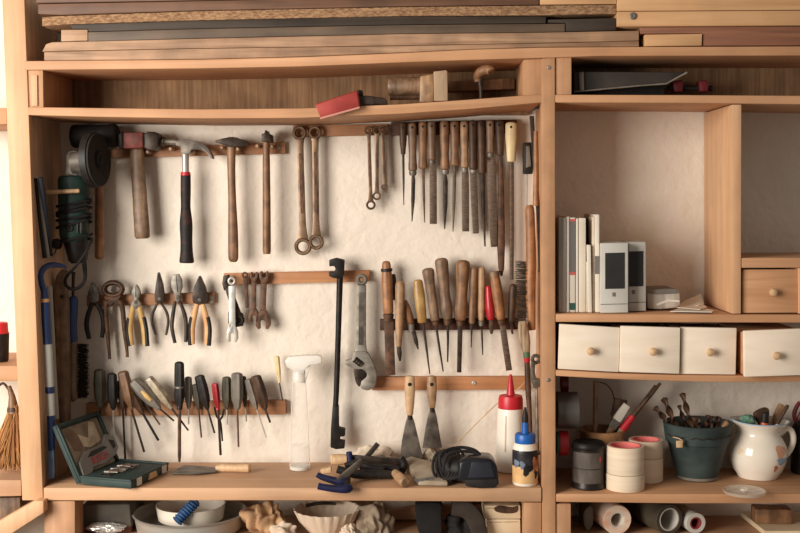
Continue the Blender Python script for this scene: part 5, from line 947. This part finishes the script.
# ------------------------------------------------------------------ under the bench
T('metal_box', 'dark grey lidded box under the bench at left', 'box', [('box', prism([(80, 520), (130, 519.5), (131, yb(131, .16, zl)-.6), (80, yb(80, .16, zl)-.6)], .16, .05, .003), mat('red_brown_box', (112, 56, 44), (84, 42, 34), rough=.6, scale=(20, 20, 20))), ('lid', prism([(82, 504.5), (130, 504), (131.5, 528), (79.5, 529)], .166, .04, .005), mat('grey_lid', (98, 90, 80), (72, 66, 58), rough=.6, scale=(14, 14, 14)))])
c = W(106, 527.5, .18); 
T('foil_packet', 'crumpled shiny silver foil packet on the dark box under the bench', 'packet', (crumple(c, (.042, .014, .012), 21, amp=.3, freq=4), mat('silver_foil', (235, 232, 226), (170, 166, 160), rough=.25, metal=.6, scale=(60, 60, 60))))
pd = .122; c = W(190, 511, pd); s = S(pd); top = c.z; c.z = zl+.001; hp_ = (top-c.z)/s
T('metal_pot', 'wide steel cooking pot under the bench holding a white bowl', 'pot', [('body', upright(c, s, [(50, 0), (53, 2), (55.5, hp_-2), (57.5, hp_-.6), (57.8, hp_), (56, hp_+.4), (54, hp_-3), (51, 3)], seg=56), mat('brushed_pot_steel', (182, 176, 166), (156, 150, 140), rough=.35, metal=.25, scale=(4, 4, 60)))])
c2 = W(191, 510, pd); hb = hp_+3.5; 
T('bowl', 'white bowl sitting inside the steel pot under the bench', 'bowl', (upright(Vector((c2.x, c2.y, c.z+s*4)), s, [(24, 0), (26, 1), (33, hb-14), (35, hb-1), (35.2, hb), (34, hb), (32, hb-14), (24, 4)], seg=44), PORC))
T('rope_bundle', 'ribbed blue rope bundle leaning over the rim of the white bowl in the steel pot', 'rope', (wsweep([W(177+i*.52, 521.5-i*.56, pd+.1-.0009*i) for i in range(38)], [s*(5.2+.9*math.sin(i*1.5)) for i in range(38)], seg=14), mat('blue_rope', (46, 84, 128), (34, 64, 104), rough=.6, scale=(60, 60, 60))))
def blob(name, label, cat, px, py, d, sz, seed, m, g=None, amp=.35, fr=2.2):
    c = W(px, py, d); T(name, label, cat, (crumple(c, sz, seed, amp=amp, freq=fr, sub=5, flatz=zl+.001, drape=(1.5, 1.5, .55)), m), g)
blob('rag', 'crumpled tan rag hanging out beside the steel pot under the bench', 'rag', 266, 522, .14, (.052, .05, .05), 31, CLOTH, 'rags under the bench')
blob('rag', 'pale pinkish rag bundle in front of the tan one under the bench', 'rag', 283, 533, .19, (.036, .03, .03), 33, CLOTHW, 'rags under the bench')
pd = .14; c = W(327, 508, pd); s = S(pd); top = c.z; c.z = zl+.001; hp_ = (top-c.z)/s
fb = upright(c, s, [(18, 0), (20, 2), (28, hp_*.5), (33, hp_-1), (33.6, hp_), (32, hp_-.3), (26, hp_*.5), (16, 4)], seg=64)
for i, v in enumerate(fb.v):
    a = math.atan2(v.y-c.y, v.x-c.x); k = 1+.03*math.cos(a*22); v.x = c.x+(v.x-c.x)*k; v.y = c.y+(v.y-c.y)*k
T('fluted_bowl', 'cream fluted bowl under the bench between two heaps of cloth', 'bowl', (fb, mat('cream_ceramic', (220, 202, 180), (208, 188, 166), rough=.5, scale=(8, 8, 8))))
T('wire_tool', 'dark bent wire lying inside the cream fluted bowl', 'wire', (sweep([(306, 506, .12, 1.8), (316, 503.5, .11, 2), (328, 503, .1, 1.8), (336, 504, .1, 1.4)], smooth=3, seg=10), DSTEEL))
blob('rag', 'grey beige cloth hanging in folds right of the cream fluted bowl', 'rag', 376, 524, .15, (.042, .045, .055), 37, CLOTHG, 'rags under the bench', .3)
blob('rag', 'small pale frayed cloth in front of the cream fluted bowl', 'rag', 350, 533, .235, (.024, .02, .02), 41, CLOTHW, 'rags under the bench')
T('wooden_board', 'plain tan wooden board leaning at the back under the bench', 'board', (prism([(378, 513), (419, 506), (510, 505), (510, yb(510, .05, zl)-.5), (378, yb(378, .05, zl)-.5)], .05, .03, .002), BENCH))
def strapped(px0, px1, lab):
    b = yb((px0+px1)/2, .2, zl)-3
    T('black_pouch', lab, 'pouch', (prism(cat_rom([(px0+1, 504), (px1-1, 503.5), (px1, 515), (px1+.5, 526), (px1-2, b), (px0+6, b), (px0+1, 526), (px0, 515)], 3, True), .2, .09, .006), DCLOTH))
strapped(416, 441.5, 'black fabric pouch standing under the bench beneath the black sander')
blob('fabric_bag', 'black bulging fabric bag under the bench beside the cartons', 'bag', 462, 527, .16, (.042, .045, .045), 43, DCLOTH, None, .14)
T('strap', 'wide dark belt strap looped over the black bag under the bench', 'strap', (wsweep([W(x, y, .225) for x, y in cat_rom([(452, 507), (463, 509), (471, 514), (476, 522), (479, 531), (480, 537)], 4)], [.019]*21, seg=12, flat=.14), mat('dark_strap', (62, 52, 44), (44, 37, 32), rough=.6, scale=(30, 30, 30))))
b = yb(503, .2, zl)
for lab, y0, y1, x0, x1, dx in (('lowest cream carton in the stack at the right end under the bench', 534, b-.5, 486, 520.3, 0), ('middle cream carton in the stack at the right end under the bench', 519.5, 533.6, 487, 520.3, 0), ('top cream carton with a dark torn opening, right end under the bench', 505.5, 519, 484, 520.3, 0)):
    ps = [('box', prism([(x0, y0), (x1, y0), (x1+.3, y1), (x0, y1)], .2, .08, .002), CARTON), ('flap_line', prism([(x0+3, y0+2.4), (x1-2, y0+2), (x1-2, y0+2.7), (x0+3, y0+3.1)], .2006, .198, 0), H_LIGHT)]
    if 'torn' in lab: ps.append(('torn_opening', prism(cat_rom([(494, 508), (500, 505.6), (512, 507), (518, 506), (517, 512), (508, 513.5), (497, 512)], 3, True), .2008, .19, 0), H_DARK))
    T('carton', lab, 'carton', ps, 'cream cartons under the bench')

# ------------------------------------------------------------------ beyond the left post
zs = W(5, 366, FR-.02).z+.0008
c = W(0, 350, .16); c.z = zs+.0005; s = S(.16)
T('plastic_tub', 'black plastic tub with bright red lid on the shelf left of the post', 'tub', [('tub', upright(c, s, [(7.5, 0), (8.2, 1), (9.4, 27), (9.6, 28.5), (8.4, 28)], seg=28), BLACK), ('lid', upright(c, s, [(9.2, 28.2), (8.6, 30), (8.2, 39), (7, 39.6)], seg=28), REDP)])
st = []
for i in range(240):
    t = random.random(); dd = .2+random.uniform(-.02, .02)
    a = W(13+random.uniform(-4, 4), 408+random.uniform(-3, 3), .2+random.uniform(-.01, .01)); b = W(-12+36*t*(1 if t < .9 else 1.0), 468+random.uniform(-8, 3)-6*(1-t)*0, dd)
    mid = a.lerp(b, .5)+Vector((random.uniform(-.006, .006), 0, .004)); st.append(wsweep([a, mid, b], [.0013, .0016, .0012], seg=4))
T('hand_broom', 'straw hand broom with a bound neck standing left of the post', 'broom', [
    ('bristles', join(st), STRAW), ('neck', sweep([(9, 386, .2, 2), (12, 396, .2, 3.2), (13, 406, .2, 5), (13.5, 413, .2, 6)], seg=14), H_MID), ('binding', sweep([(13, 407, .2, 5.6), (13.3, 411, .2, 6.4)], seg=14), H_DARK),
    ('loop', sweep([(10, 392, .2, 1.2), (5, 384.5, .2, 1.3), (1, 384, .2, 1.3), (-4, 390, .2, 1.3), (-8, 402, .2, 1.2)], smooth=4, seg=8), H_DARK)])
T('offcut', 'grey brown wooden panel end low at the left edge beside the brace', 'panel', (prism([(-60, 498.5), (20, 497.5), (20.5, 515), (8, 522), (-60, 560)], .2, .1, .002), H_OLD))
# ------------------------------------------------------------------ light
sc = bpy.context.scene
sc.view_settings.view_transform = 'Standard'; sc.view_settings.look = 'None'; sc.view_settings.exposure = 0.0
w = bpy.data.worlds.new('room_air'); sc.world = w; w.use_nodes = True
w.node_tree.nodes['Background'].inputs[0].default_value = (1.0, .92, .84, 1); w.node_tree.nodes['Background'].inputs[1].default_value = .27
def area(name, loc, target, sx, sy, power, color):
    l = bpy.data.lights.new(name, 'AREA'); l.shape = 'RECTANGLE'; l.size = sx; l.size_y = sy; l.energy = power; l.color = color
    o = bpy.data.objects.new(name, l); COL.objects.link(o); o.location = loc
    o.rotation_euler = (Vector(target)-Vector(loc)).to_track_quat('-Z', 'Y').to_euler(); return o
area('window_light', (-2.2, -2.45, .2), (-.1, 0, -.2), 1.6, 1.7, 150, (1.0, .945, .87))
